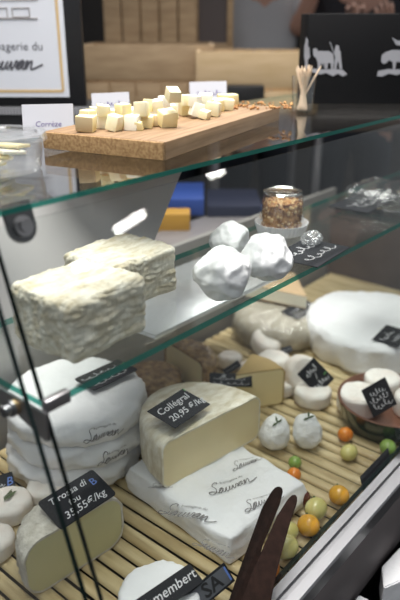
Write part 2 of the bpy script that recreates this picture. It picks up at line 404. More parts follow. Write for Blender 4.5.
# ================================================================== slate labels
def slate_label(label, c4, p0, n, lines, th=.0016, group=None, corner=0., extra=None, size=None, thick=.0006):
    """black card from four sight points (top-left, top-right, bottom-right, bottom-left) on the plane p0/n"""
    n = Vector(n).normalized(); P = [onplane(x, y, p0, n) for x, y in c4]
    u = ((P[1] - P[0]) + (P[2] - P[3])).normalized(); v = n.cross(u).normalized()
    w = ((P[1] - P[0]).length + (P[2] - P[3]).length) / 2; h = ((P[0] - P[3]).length + (P[1] - P[2]).length) / 2
    c = sum(P, Vector()) / 4
    M = Matrix(((u.x, v.x, n.x, c.x), (u.y, v.y, n.y, c.y), (u.z, v.z, n.z, c.z), (0, 0, 0, 1)))
    t = thing('slate_label', label, 'price label', mtx=M, group=group)
    bm = BM(); box(bm, (0, 0, 0), (w, h, th), bev=min(.0005, th / 3), seg=1)
    if corner:
        bm.free(); bm = BM(); poly = []
        for (sx, sy, a0) in ((1, 1, 0), (-1, 1, PI / 2), (-1, -1, PI), (1, -1, 1.5 * PI)):
            for i in range(5):
                a = a0 + PI / 2 * i / 4; poly.append((sx * (w / 2 - corner) + corner * math.cos(a), sy * (h / 2 - corner) + corner * math.sin(a)))
        prism(bm, poly, -th / 2, th / 2)
    link('card', bm, slate, t, False)
    for ln in lines:
        body, cx, cy, sz = ln[:4]; m = ln[4] if len(ln) > 4 else chalk; shear = ln[5] if len(ln) > 5 else .25
        if body.startswith('~'):
            sd = int(body[1:]); geo = stroke_geo([script_word(w * sz, h * .2, sd, 5)], h * .02)
            bm = BM(); put_geo(bm, geo, lambda x, y: Vector((x + cx * w, y + cy * h, th / 2 + .0004)))
        else:
            geo = text_geo(body, h * sz, shear, h * .002)
            xs = [q[0] for q in geo[0]]; tw = max(xs) - min(xs); k = min(1, .94 * w / tw)
            bm = BM(); put_geo(bm, geo, lambda x, y: Vector((x * k + cx * w, y + cy * h, th / 2 + .0004)))
        link('lettering', bm, m, t, False, recalc=False)
    return t, w, h

# ================================================================== cheese builders
def wheel(name, label, cat, loc, R, H, m, rad=.012, amp=.002, scale=40, seed=0, group=None, tilt=None, n=56, ridged=False, octs=2, sx=1., sy=1., rz=0.):
    bm = BM(); revolve(bm, rprof(R, H, rad), n=n, sx=sx, sy=sy); displace(bm, amp, scale, seed, ridged, octs=octs)
    o = link(name, bm, m, None, 60, loc); o.rotation_euler = tilt if tilt else (0, 0, rz)
    return tag(o, label, cat, group)
def cut_wheel(name, label, loc, R, H, a0, a1, rz, rind, pst, rad=.014, rt=.003, amp=.0012, scale=60, seed=1, sy=1.):
    """cheese wheel cut to the sector a0..a1: paste with a rind shell round it"""
    t = thing(name, label, 'cheese', loc, rz)
    ins = [(r, z + rt) for r, z in rprof(R - rt, H - 2 * rt, max(rad - rt, .002))]
    bm = BM(); revolve(bm, ins, a0, a1, 40, caps=True, sy=sy)
    bmesh.ops.recalc_face_normals(bm, faces=bm.faces[:])
    link('paste', bm, pst, t, 35)
    def f(p):
        d = nz(p, scale, seed) * amp + nz(p, scale * 2.3, seed + 4) * amp * .5
        q = Vector((p.x, p.y, 0))
        o = (q.normalized() if q.length > 1e-6 else Vector()) * d if abs(p.z - H / 2) < H / 2 - .003 else Vector((0, 0, d if p.z > H / 2 else 0))
        return p + o
    outr = rprof(R, H, rad)
    bm = BM(); N = 44
    loop = outr + ins[::-1]
    revolve(bm, loop, a0, a1, N, loop=True, caps=True, fn=lambda p: f(p), sy=sy)
    link('rind', bm, rind, t, 45)
    return t
def paper_wheel(label, loc, R, H, seed, rz=0., group=None, name='wrapped_cheese', words=(), stuff_folds=True):
    t = thing(name, label, 'wrapped cheese', loc, rz, group)
    def shp(p):
        a = math.atan2(p.y, p.x); r = math.hypot(p.x, p.y)
        fold = min(1, R / .12) * (nz((math.cos(a) * 2.6, math.sin(a) * 2.6, p.z * 26), 1.5, seed) * .007 + abs(nz((math.cos(a) * 6, math.sin(a) * 6, p.z * 60), 1, seed + 7)) * -.011)
        k = (min(1, r / R)) ** 2
        q = Vector((p.x, p.y, 0)).normalized() * fold * k if r > 1e-5 else Vector()
        zz = min(1, R / .12) * (nz((p.x * 16, p.y * 16, 1), 1, seed) * .005 - abs(nz((p.x * 22, p.y * 22, 3), 1, seed + 2)) * .009 + .003) if p.z > H * .6 else 0
        return p + q + Vector((0, 0, zz))
    bm = BM(); revolve(bm, rprof(R, H, .02 if R > .1 else .012, n=7), n=96, fn=shp); link('wrapping', bm, white_paper, t, 70)
    for ang, zc, sz in words:
        bm = BM()
        g = cursive_geo('Sauvan', sz, w=.06); sm = text_geo('fromagerie du', sz * .3, .1)
        def onside(x, y):
            a = ang + x / R; p = Vector((R * math.cos(a), R * math.sin(a), zc + y)); q = shp(p); q += Vector((math.cos(a), math.sin(a), 0)) * .0012
            return q
        put_geo(bm, g, onside); put_geo(bm, sm, lambda x, y: onside(x + sz * .3, y + sz * .5))
        link('printed_lettering', bm, mat('brown_grey_print', (.2, .19, .19), .8), t, False, recalc=False)
    return t

# ------------------------------------------------------------------ lower shelf: brick cheeses
def brick(label, c, s, rz, seed):
    bm = BM(); gridbox(bm, *s, n=(64, 64, 64), rad=.0085); displace(bm, .0035, 24, seed, octs=1)
    bm.normal_update(); mv = []
    for v in bm.verts:
        c_ = v.co; d = (abs(nz((c_.x * 45, c_.y * 210, c_.z * 120), 1, seed)) - .2) * .0034 + (abs(nz((c_.x * 190, c_.y * 45, c_.z * 60), 1, seed + 4)) - .2) * .0026
        mv.append(v.normal * d * (1 if c_.z > .002 else 0))
    for v, d in zip(bm.verts, mv): v.co += d
    o = link('brick_cheese', bm, brick_rind, None, 80, c); o.rotation_euler = (0, 0, rz)
    return tag(o, label, 'cheese', 'brick cheeses on the glass shelf')
brick('block of white-rinded brick cheese nearest the corner of the glass shelf', (.1225, .086, ZS), (.118, .106, .072), 0.02, 1)
brick('block of white-rinded brick cheese standing behind the other brick cheese', (.243, .144, ZS), (.122, .100, .066), 0.0, 8)

def blob_cheese(label, px, py, wpx, hm, seed, flat=.8):
    p = at(px, py, ZS + .027); r = wpx * mmpx(p) / 2 * 1.09
    bm = BM(); ball(bm, (0, 0, 0), r, 5, (1.0, .95, hm))
    displace(bm, r * .22, 1.1 / r, seed, keep_base=False); displace(bm, r * .10, 1.9 / r, seed + 3, ridged=True, keep_base=False); displace(bm, r * .02, 5 / r, seed + 5, ridged=True, keep_base=False)
    z0 = min(v.co.z for v in bm.verts)
    for v in bm.verts: v.co.z = max(v.co.z - z0 - .003, 0)
    o = link('white_ball_cheese', bm, wrinkle, None, 80, (p.x, p.y, ZS))
    return tag(o, label, 'cheese', 'wrinkled white ball cheeses')
blob_cheese('wrinkled white ball cheese beside the brick cheese, nearest the shelf edge', 223, 276, 53, .83, 2)
blob_cheese('wrinkled white ball cheese in front of the nut-crusted cheese in the glass', 267, 261, 50, .86, 6)
blob_cheese('small wrinkled white ball cheese standing behind the two larger ones', 229, 239, 39, .8, 11)

# ------------------------------------------------------------------ nut-crusted cheese under a tumbler, in a paper case
p = at(281, 232, ZS); cupc = Vector((p.x, p.y, ZS)); s = mmpx(p)
cup_r = .047
bm = BM(); pr = [(0, .0008), (cup_r * .86, .0008), (cup_r * .88, .0016), (cup_r, .020), (cup_r * .98, .020), (cup_r * .85, .0028), (0, .0028)]
def flute(q):
    a = math.atan2(q.y, q.x); r = math.hypot(q.x, q.y)
    return Vector((q.x, q.y, 0)) * (1 + .022 * math.cos(a * 36) * (r > cup_r * .8)) + Vector((0, 0, q.z))
revolve(bm, pr, n=216, fn=flute); tag(link('paper_case', bm, mat('white_fluted_paper', (.82, .82, .84), .7), None, 50, cupc), 'white fluted paper case under the nut-crusted cheese', 'paper case')
bm = BM(); revolve(bm, rprof(.0335, .052, .005), n=60); displace(bm, .0035, 190, 3, octs=2)
o = link('nut_crusted_cheese', bm, nut, None, 30, cupc + Vector((0, 0, .0032))); tag(o, 'cylinder of cheese coated in chopped nuts under an upturned glass', 'cheese')
bm = BM(); rnd = random.Random(8)
for k in range(420):
    if k % 3: a = rnd.random() * 2 * PI; q = Vector((.0338 * math.cos(a), .0338 * math.sin(a), rnd.uniform(.003, .052)))
    else: a = rnd.random() * 2 * PI; r_ = .033 * math.sqrt(rnd.random()); q = Vector((r_ * math.cos(a), r_ * math.sin(a), .0525))
    n0 = len(bm.faces); ball(bm, q, rnd.uniform(.0016, .0034), 1, (rnd.uniform(.6, 1.2), rnd.uniform(.6, 1.2), rnd.uniform(.6, 1.2)))
    bm.faces.ensure_lookup_table(); mi = rnd.choice((0, 0, 1, 1, 2))
    for f in list(bm.faces)[n0:]: f.material_index = mi
cr = link('nut_coating', bm, [nut, nut_pale, nut_red], o, False); cr['kind'] = 'stuff'
bm = BM(); pr = [(.0400, 0), (.0385, .035), (.0345, .068), (.0335, .0705), (.030, .0715), (0, .0715), (0, .0675), (.029, .0675), (.0322, .066), (.0365, .035), (.038, 0)]
revolve(bm, pr, n=48, loop=True)
o = link('glass_tumbler', bm, TUMB, None, 40, cupc + Vector((0, 0, .0036))); bm = BM(); revolve(bm, [(.0285, .0705), (.031, .0722), (.0338, .0712), (.0345, .068), (.0325, .0668)], n=48, loop=True); link('thick_rim', bm, glass('thick_glass', tint=(.9, .92, .92), base=.45, rough=.05), o, 60); tag(o, 'clear glass tumbler turned over the nut-crusted cheese', 'glass')
p = at(311, 246, ZS); bm = BM(); ball(bm, (0, 0, .010), .018, 4, (1, .8, .55)); displace(bm, .008, 90, 2, ridged=True, keep_base=False); z0 = min(v.co.z for v in bm.verts); [setattr(v.co, 'z', v.co.z - z0) for v in bm.verts]
tag(link('crumpled_wrap', bm, glass('crumpled_clear_film', tint=(.85, .86, .87), base=.25, rough=.12, haze=.25), None, False, (p.x, p.y, ZS)), 'crumpled ball of clear plastic film beside the paper case', 'plastic film')
ZT = (0, 0, 1)
slate_label('black slate label with chalk writing lying beside the crumpled clear film', [(284, 253), (318, 236), (337, 250), (303, 272)], (0, 0, ZS + .002), ZT, [('~3', -.05, .2, .6), ('~8', 0, -.18, .75)])
slate_label('black slate label with thick chalk writing at the far end of the lower shelf', [(336, 204), (372, 189), (398, 197), (360, 215)], (0, 0, ZS + .002), ZT, [('~5', 0, .1, .7), ('~9', 0, -.15, .6)])
p = at(397, 206, ZS); bm = BM(); gridbox(bm, .12, .15, .03, n=(12, 12, 12), rad=.02); displace(bm, .008, 45, 4, ridged=True)
tag(link('wrapped_cheese_pack', bm, FILM, None, 70, (p.x, p.y + .02, ZS)), 'pack in crinkled clear film at the far right of the lower shelf', 'package')

# ================================================================== top shelf
# cutting board
N = at(164, 161, ZU); L0 = at(48, 150, ZU); R0 = at(289, 121, ZU)
ang = math.atan2(R0.y - N.y, R0.x - N.x) + .045; blen = (R0 - N).length; bwid = (L0 - N).length * 1.07; BH = .0235
brd = thing('cutting_board', 'thick wooden cutting board holding the cubes of cheese', 'cutting board', (N.x, N.y, ZU), ang)
bm = BM(); box(bm, (blen / 2 + .003, bwid / 2, BH / 2), (blen - .004, bwid, BH), bev=.002); link('plank', bm, wood_board, brd)
bm = BM(); box(bm, (.0015, bwid / 2, BH / 2), (.005, bwid - .002, BH - .001), bev=.001); link('end_grain', bm, end_grain, brd)
ZB = ZU + BH
# cheese cubes
cubes = [ # px, base py, width px, level, look, tilt
 (87, 125, 15, 0, 'b', 0), (85, 133, 18, 0, 'r', .1), (102, 129, 15, 0, 'c', 0), (113, 132, 15, 0, 'a', .3), (103, 117, 13, 1, 'a', .2),
 (121, 127, 14, 0, 'b', 0), (123, 117, 13, 1, 'b', 0), (132, 131, 15, 0, 'c', 0), (141, 117, 16, 1, 'a', 0), (146, 129, 13, 0, 'b', .1),
 (157, 127, 12, 0, 'r', .2), (166, 128, 18, 0, 'b', .35), (153, 118, 13, 0, 'c', .1), (171, 119, 15, 0, 'a', 0), (164, 109, 13, 1, 'c', 0),
 (172, 103, 14, 2, 'a', .7), (186, 116, 13, 0, 'b', 0), (195, 119, 14, 0, 'c', .5), (186, 106, 12, 1, 'a', 0), (195, 107, 12, 1, 'c', .1),
 (206, 113, 14, 0, 'a', 0), (205, 105, 12, 1, 'c', .1), (217, 112, 13, 0, 'b', .2), (223, 107, 12, 0, 'b', 0), (232, 107, 12, 0, 'b', .1), (213, 117, 14, 0, 'a', .2), (178, 112, 13, 0, 'c', 0),
 (95, 120, 12, 0, 'a', .1), (112, 121, 12, 0, 'b', .2), (131, 120, 12, 0, 'c', .1), (139, 131, 9, 0, 'b', .2), (149, 112, 12, 1, 'b', .1), (158, 112, 12, 1, 'c', .2), (200, 112, 12, 0, 'b', .1), (227, 111, 11, 0, 'a', .2), (204, 120, 9, 0, 'a', .3)]
cube_labels = ['yellow cheese cube at the far left of the heap, behind the brown-rinded piece', 'brown-rinded cheese piece at the front left end of the heap', 'whitish cheese cube second from the left in the front of the heap',
 'tilted pale cheese cube just right of the first whitish one', 'pale cheese cube perched near the left end, under the second card', 'yellow cheese cube under the tall perched one in the left half',
 'tall yellow cheese cube perched in the left half of the heap', 'whitish cheese cube at the front edge, left of the yellow one', 'wide pale cheese cube perched on top left of the centre', 'yellow cheese cube at the front, just left of the upright brown-rinded piece',
 'upright brown-rinded cheese piece at the front centre of the heap', 'large tilted yellow cheese piece at the front centre of the heap', 'whitish cheese cube in the middle behind the brown-rinded piece', 'pale cheese cube in the middle below the topmost one',
 'whitish cheese cube perched in the middle of the heap', 'topmost pale cheese cube tipped on its corner', 'yellow cheese cube right of the centre at the bottom', 'tilted whitish cheese cube at the front of the right half', 'pale cheese cube perched right of the topmost one',
 'whitish cheese cube perched left of the third card', 'pale cheese cube lying below the third card', 'whitish cheese cube perched at the foot of the third card', 'yellow cheese cube below the right half of the third card', 'yellow cheese cube second from the right end of the heap',
 'yellow cheese cube at the far right end of the heap', 'pale cheese cube at the front of the right end', 'whitish cheese cube low behind the large tilted yellow piece',
 'pale cheese cube behind the front left whitish one', 'small yellow cheese cube behind the tilted pale one near the left', 'whitish cheese cube hidden behind the tall perched yellow one', 'tiny yellow cheese crumb at the front edge near the centre', 'yellow cheese cube perched left of the upright brown-rinded piece',
 'whitish cheese cube perched above the upright brown-rinded piece', 'yellow cheese cube low behind the tilted whitish one', 'small pale cheese cube at the front of the far right end', 'tiny pale cheese piece in front of the third card']
rnd = random.Random(11); ps = []
looks = {'a': (cube_a, 'pale'), 'b': (cube_b, 'yellow'), 'c': (cube_c, 'whitish'), 'r': (cube_rind, 'brown-rinded')}
for i, (px, py, w, lv, lk, tl) in enumerate(cubes):
    z = ZB + lv * .0175
    p = at(px, py, z); sz = w * mmpx(p) * .98
    p = p + FWD * sz * .45
    bm = BM(); box(bm, (0, 0, sz / 2), (sz, sz * rnd.uniform(.85, 1.1), sz * rnd.uniform(.85, 1.0)), bev=sz * .07)
    displace(bm, sz * .06, 90, i, keep_base=False)
    kx, ky = rnd.uniform(-.3, .3), rnd.uniform(-.3, .3)
    for v in bm.verts:
        f_ = v.co.z / sz; v.co.x = v.co.x * (1 - abs(kx) * f_) + kx * .25 * sz * f_; v.co.y = v.co.y * (1 + ky * .5 * f_); v.co.z *= 1 + ky * .5 * v.co.x / sz
    zz = 0
    rot = Matrix.Rotation(rnd.uniform(-1, 1), 3, 'Z') @ Matrix.Rotation(tl * .6, 3, 'X')
    for v in bm.verts: v.co = rot @ v.co
    z0 = min(v.co.z for v in bm.verts)
    for v in bm.verts: v.co.z -= z0
    if lk == 'r':
        mats_ = [cube_b, cube_rind]
        bm.normal_update()
        for f in bm.faces:
            if f.normal.dot(-FWD) > .5: f.material_index = 1
    else: mats_ = [looks[lk][0]]
    o = link('cheese_cube', bm, mats_, None, 40, (p.x, p.y, z))
    tag(o, cube_labels[i], 'cheese cube', 'cheese cubes heaped on the board')
# crumbs on the far end of the board
bm = BM(); rnd = random.Random(4)
for i in range(70):
    q = at(rnd.uniform(234, 292), rnd.uniform(103, 110), ZB)
    ball(bm, (q.x, q.y, ZB + .0025), rnd.uniform(.002, .0042), 1, (1, .8, .75))
tag(link('nut_crumbs', bm, nut, None, False), 'scatter of brown nut crumbs on the far end of the board', 'crumbs', kind='stuff')
# small cards
def tent_card(label, c4, base_z, text, tsz=.22):
    """folded white card standing upright facing the customer"""
    p0 = at((c4[3][0] + c4[2][0]) / 2, (c4[3][1] + c4[2][1]) / 2, base_z)
    n = (-FWD * .97 + UP * .24).normalized()
    P = [onplane(x, y, p0, n) for x, y in c4]
    u = ((P[1] - P[0]) + (P[2] - P[3])).normalized(); v = n.cross(u).normalized()
    w = ((P[1] - P[0]).length + (P[2] - P[3]).length) / 2; h = ((P[0] - P[3]).length + (P[1] - P[2]).length) / 2
    bc = (P[2] + P[3]) / 2
    M = Matrix(((u.x, v.x, n.x, bc.x), (u.y, v.y, n.y, bc.y), (u.z, v.z, n.z, bc.z), (0, 0, 0, 1)))
    t = thing('card_sign', label, 'card', mtx=M, group='handwritten white cards on the top shelf')
    bm = BM(); box(bm, (0, h / 2, 0), (w, h, .0008))
    link('front_leaf', bm, paper_card, t, False)
    bm = BM(); a = Matrix.Rotation(math.radians(32), 3, 'X')
    box(bm, Vector((0, h, -.0006)) + a @ Vector((0, -h * .49, 0)), (w, h * .98, .0008), a); link('back_leaf', bm, paper_card, t, False)
    if text:
        bm = BM(); g = text_geo(text, h * tsz, .15); put_geo(bm, g, lambda x, y: Vector((x, y + h * .40, .0009))); link('lettering', bm, mat('violet_pen', (.16, .13, .3), .7), t, False, recalc=False)
    else:
        bm = BM(); g = stroke_geo([script_word(w * .6, h * .16, 4, 6)], h * .03); put_geo(bm, g, lambda x, y: Vector((x, y + h * .55, .0009))); link('lettering', bm, mat('violet_pen', (.16, .13, .3), .7), t, False, recalc=False)
    return t
tent_card('handwritten white card beside the clear tub at the left end of the board', [(17, 105), (69, 104), (74, 137), (24, 138)], ZU, 'Corrèze', .24)
tent_card('white card standing behind the left end of the cheese cubes', [(88, 94), (126, 92), (130, 117), (93, 118)], ZU + .001, None)
tent_card('white card standing behind the right end of the cheese cubes', [(189, 82), (226, 81), (227, 106), (190, 107)], ZU + .001, None)
# clear tub
p = at(-4, 180, ZU); tub = thing('clear_tub', 'round clear plastic tub with a lid at the left end of the top shelf', 'tub', (p.x + .03, p.y + .045, ZU))
bm = BM(); revolve(bm, [(0, .001), (.052, .001), (.054, .004), (.058, .034), (.0605, .035), (.0605, .037), (.0565, .037), (.053, .006), (0, .003)], n=56); link('tub_body', bm, CLEAR, tub)
bm = BM(); revolve(bm, [(0, .040), (.052, .040), (.054, .043), (.061, .043), (.062, .036), (.0635, .036), (.0625, .0445), (.053, .0445), (.051, .0415), (0, .0415)], n=56); link('lid', bm, CLEAR, tub)
for k in range(5):
    bm = BM(); a = Matrix.Rotation(.5 * k, 3, 'Z') @ Matrix.Rotation(.12, 3, 'X')
    box(bm, (-.016 + .009 * k, -.008 * (k % 2), .011 + .004 * k), (.045, .03, .004), a, bev=.001)
    o = link('cheese_slice', bm, [cube_b, cube_c][k % 2], None, False, tub.location); tag(o, f'slice of pale cheese inside the clear tub, {["lowest", "second from the bottom", "middle", "second from the top", "topmost"][k]} of the pile', 'cheese slice', 'cheese slices in the clear tub')
# toothpick glass
p = at(302, 113, ZU); s = mmpx(p); tc = Vector((p.x, p.y, ZU))
bm = BM(); revolve(bm, [(0, .001), (.019, .001), (.0235, .068), (.0222, .068), (.0182, .006), (0, .005)], n=40); tag(link('toothpick_glass', bm, TUMB, None, 40, tc), 'small clear glass holding wooden toothpicks', 'glass')
rnd = random.Random(2)
for k in range(24):
    a = 2 * PI * k / 24; tilt = .017 if k else .0
    b0 = tc + Vector((.009 * math.cos(a + 2.5), .009 * math.sin(a + 2.5), .0065)); rr = rnd.uniform(.006, .0165)
    tp = tc + Vector((rr * math.cos(a), rr * math.sin(a), rnd.uniform(.078, .088)))
    if k == 3: b0 = tc - RGT * .011 + UP * .0065; tp = tc + RGT * .031 + UP * .086
    bm = BM(); d = (tp - b0).normalized(); tube(bm, [b0, b0 + d * .006, tp - d * .008, tp], [.0005, .0018, .0018, .0005], 6)
    lab = 'wooden toothpick leaning far out to the right of the bundle in the glass' if k == 3 else 'upright wooden toothpick in the bundle standing in the small glass'
    tag(link('toothpick', bm, mat('birch', (.74, .58, .42), .7), None, False), lab, 'toothpick', 'toothpicks in the small glass')
# black box with pale silhouettes
pl = at(303.5, 104, ZU); pr_ = at(400, 103, ZU)
u = RGT; w = .30
blk = thing('black_box', 'black box printed with pale grey farm silhouettes on the top shelf', 'box', mtx=Matrix(((u.x, FWD.x, 0, pl.x), (u.y, FWD.y, 0, pl.y), (0, 0, 1, ZU), (0, 0, 0, 1))))
s = mmpx(pl); hb = onplane(304, 13.5, pl, FWD).z - ZU
bm = BM(); box(bm, (w / 2, .055, hb / 2), (w, .11, hb), bev=.002); link('carton', bm, mat('black_card', (.007, .007, .008), .7, spec=.15), blk)
def P2(px, py):                       # photo point -> on the front of the box
    q = onplane(px, py, pl, FWD) - pl; return (q.dot(RGT), q.z)
def silh(polys):
    bm = BM()
    for poly in polys:
        pts = [P2(*q) for q in poly]
        A = [bm.verts.new((x, -.0012, z)) for x, z in pts]; B = [bm.verts.new((x, .0005, z)) for x, z in pts]
        n = len(pts); bm.faces.new(A); bm.faces.new(B[::-1])
        for i in range(n): bm.faces.new((A[i], A[(i + 1) % n], B[(i + 1) % n], B[i]))
    bmesh.ops.triangulate(bm, faces=bm.faces[:]); return bm
pale_print = mat('pale_grey_ink', (.34, .34, .37), .7)
cow = [(313, 49), (316, 48), (318, 51), (329, 51), (333, 54), (334, 61), (333, 69), (331, 69), (330.5, 63), (328, 63), (327, 69), (325, 69), (325, 63), (320.5, 63), (320, 69), (318, 69), (317.5, 62), (316, 58), (313.5, 56)]
man = [(335.5, 46), (337, 45), (339, 46), (339, 49), (340.5, 52), (341, 59), (342, 69), (339.5, 69), (338.6, 62), (337.6, 62), (336, 69), (334, 69), (335, 58), (334.4, 52)]
staff = [(329.5, 42), (330.3, 42), (335.5, 56), (334.8, 56.6)]
tree = [(306, 37), (308, 40), (307.4, 45), (309.5, 48), (308.6, 53), (310, 57), (307.6, 60), (307.4, 69), (305.6, 69), (305.4, 60), (304, 57), (305, 53), (304.2, 47), (305.4, 42)]
ground = [(304, 70), (312, 68.5), (325, 69.5), (335, 69), (343, 70), (347, 74), (343, 76.5), (338, 73.5), (333, 76), (326, 73), (320, 74.5), (312, 72), (305, 74)]
link('silhouette_print', silh([cow, man, staff, tree, ground]), pale_print, blk, False)
cow2 = [(381, 61), (382, 55), (386, 52), (392, 50), (402, 50), (413, 51), (416, 55), (415, 69), (413, 69), (412, 62), (405, 62), (404, 69), (402, 69), (401, 62), (396, 62), (395, 69), (393, 69), (392.5, 62), (389, 60), (386, 63), (383, 64)]
bird = [(392, 37.5), (398, 41), (404, 40), (408, 43), (402, 46), (396, 45)]
gr2 = [(378, 71), (388, 69), (400, 69.5), (416, 69), (420, 73), (412, 75), (404, 73), (396, 75), (389, 73.5), (382, 76.5), (377, 76)]
link('silhouette_print', silh([cow2, bird, gr2]), pale_print, blk, False)

# ================================================================== the deck
# stack of paper-wrapped wheels at the left
stc = at(66, 440, ZD); stc = Vector((.292, .336, ZD))
def ang_to_cam(c): return math.atan2(CAM.y - c.y, CAM.x - c.x)
aC = ang_to_cam(stc)
SR = .129
for k in range(3):
    lab = ['bottom', 'middle', 'top'][k]
    paper_wheel(f'white paper-wrapped cheese wheel, {lab} one of the stack under the brick cheeses', stc + Vector((.009 * (k % 2), -.004 * k, .0475 * k)), SR - .004 * ((k + 1) % 2), .0475, 3 + 5 * k, 0, 'paper-wrapped cheese wheels in a stack',
                words=[(aC + .30, .026, .021)] if k == 2 else ([(aC + .40, .022, .021)] if k == 1 else []))
zt = ZD + .1535
slate_label('black slate label with a green mark on top of the stack of wrapped wheels', [(76, 378), (118, 360), (138, 369), (92, 392)], (0, 0, zt), ZT, [('~7', -.1, .22, .7), ('~2', .0, -.25, .75), ('*', .38, -.15, .8, green_ink)], corner=.004)
# large wrapped parcel with the cut cheese on it
def parcel(label, c4px, H, seed):
    P = [at(x, y, ZD) for x, y in c4px]; c = sum(P, Vector()) / 4
    u = ((P[2] - P[1]) + (P[3] - P[0])).normalized(); lx = ((P[2] - P[1]).length + (P[3] - P[0]).length) / 2; ly = ((P[0] - P[1]).length + (P[3] - P[2]).length) / 2
    t = thing('wrapped_parcel', label, 'wrapped cheese', c, math.atan2(u.y, u.x))
    def hz(x, y): return nz((x * 13, y * 13, 0), 1, seed) * .007 - abs(nz((x * 17, y * 17, 5), 1, seed + 3)) * .007
    bm = BM(); gridbox(bm, lx, ly, H, n=(30, 30, 30), rad=.005)
    for v in bm.verts:
        k = v.co.z / H; x, y = v.co.x, v.co.y
        bul = 1 + .03 * math.sin(PI * k) - .06 * k
        v.co.x = x * bul + nz((x * 20, y * 20, k * 2), 1, seed) * .005; v.co.y = y * bul + nz((x * 20, y * 20, k * 2), 1, seed + 9) * .005
        v.co.z += hz(x, y) * k * k if k > .3 else 0
    link('wrapping', bm, white_paper, t, 75)
    return t, hz, lx, ly, c
pc, hz, plx, ply, pcc = parcel('flat parcel in printed white paper under the cut wheel with the Collégral label', [(133, 482), (222, 576), (298, 508), (215, 440)], .047, 4)
for (px, py, sz, rot) in ((186, 513, .027, -1.02), (230, 484, .027, -.3), (213, 549, .02, -1.3), (262, 503, .022, -.3), (246, 462, .018, -.3), (160, 486, .012, -.9)):
    q = at(px, py, ZD + .047) - pcc; q = Matrix.Rotation(-pc.rotation_euler.z, 3, 'Z') @ q
    a = rot; g = cursive_geo('Sauvan', sz, w=.06); sm = text_geo('fromagerie du', sz * .27, .1)
    def top(x, y, q=q, a=a):
        X = q.x + x * math.cos(a) - y * math.sin(a); Y = q.y + x * math.sin(a) + y * math.cos(a)
        return Vector((X, Y, .047 + hz(X, Y) + .0016))
    bm = BM(); put_geo(bm, g, top); put_geo(bm, sm, lambda x, y: top(x + sz * .35, y + sz * .52)); link('printed_lettering', bm, mat('brown_grey_print', (.2, .19, .19), .8), pc, False, recalc=False)
zp = ZD + .046
c0 = at(163, 491, zp); c1 = at(259, 437, zp); cc = (c0 + c1) / 2; Rr = (c1 - c0).length / 2
CH = .088
cut_wheel('half_wheel_cheese', 'big half wheel of ivory cheese, cut face forward, under the Collégral label', cc, Rr, CH, 0, PI, math.atan2(c1.y - c0.y, c1.x - c0.x), pale_rind, paste, rad=.016, rt=.003, seed=3, sy=1.3)
slate_label('black slate label reading Collégral on the big half wheel', [(146, 413), (180, 390), (213, 403), (176, 427)], (0, 0, zp + CH + .004), (-.0, -.12, 1), [('Collégral', -.02, .2, .34), ('20,95 €/kg', .06, -.2, .32), ("'", .44, .3, .4, green_ink)])
q = at(268, 424, ZD)
cut_wheel('cheese_wedge', 'narrow yellow cheese wedge just behind the big half wheel', at(243, 415, ZD) + Vector((0, .02, 0)), .105, .086, -.35, .55, -.25, yellow_rind, mat('golden_paste', (.88, .75, .43), .5, sss=.1), rad=.012, seed=9)
slate_label('black slate label with chalk marks standing behind the big half wheel', [(211, 373), (250, 374), (254, 387), (208, 386)], at(232, 390, ZD + .06), (-.45, -.55, .7), [('~6', 0, .1, .7), ('*', -.2, .1, .8), ('~11', 0, -.25, .8)])
slate_label('small black slate label leaning behind the nut-crusted round', [(222, 370), (238, 360), (241, 366), (226, 376)], at(232, 376, ZD + .03), (-.5, -.6, .6), [('~4', 0, 0, .7)])
# Tomme half wheel at the bottom left
cT = Vector((.113, .122, ZD)); RT = .083; HT = .092
cut_wheel('half_wheel_cheese', 'half wheel of pale greenish cheese with a grey crust at the lower left', cT, RT, HT, 0, PI, -.1, grey_rind, paste_green, rad=.03, rt=.0035, amp=.0028, scale=110, seed=6)
slate_label('black slate label with a blue letter B on the grey-crusted half wheel', [(32, 507), (88, 473), (121, 490), (66, 526)], (cT.x, cT.y, ZD + HT + .004), (-.08, -.22, 1),
            [('Tirossa di', -.06, .28, .27), ('fou', -.06, .0, .25), ('35,55€/kg', .02, -.27, .29), ('B', .36, .16, .3, blue_ink, 0)], corner=.005)
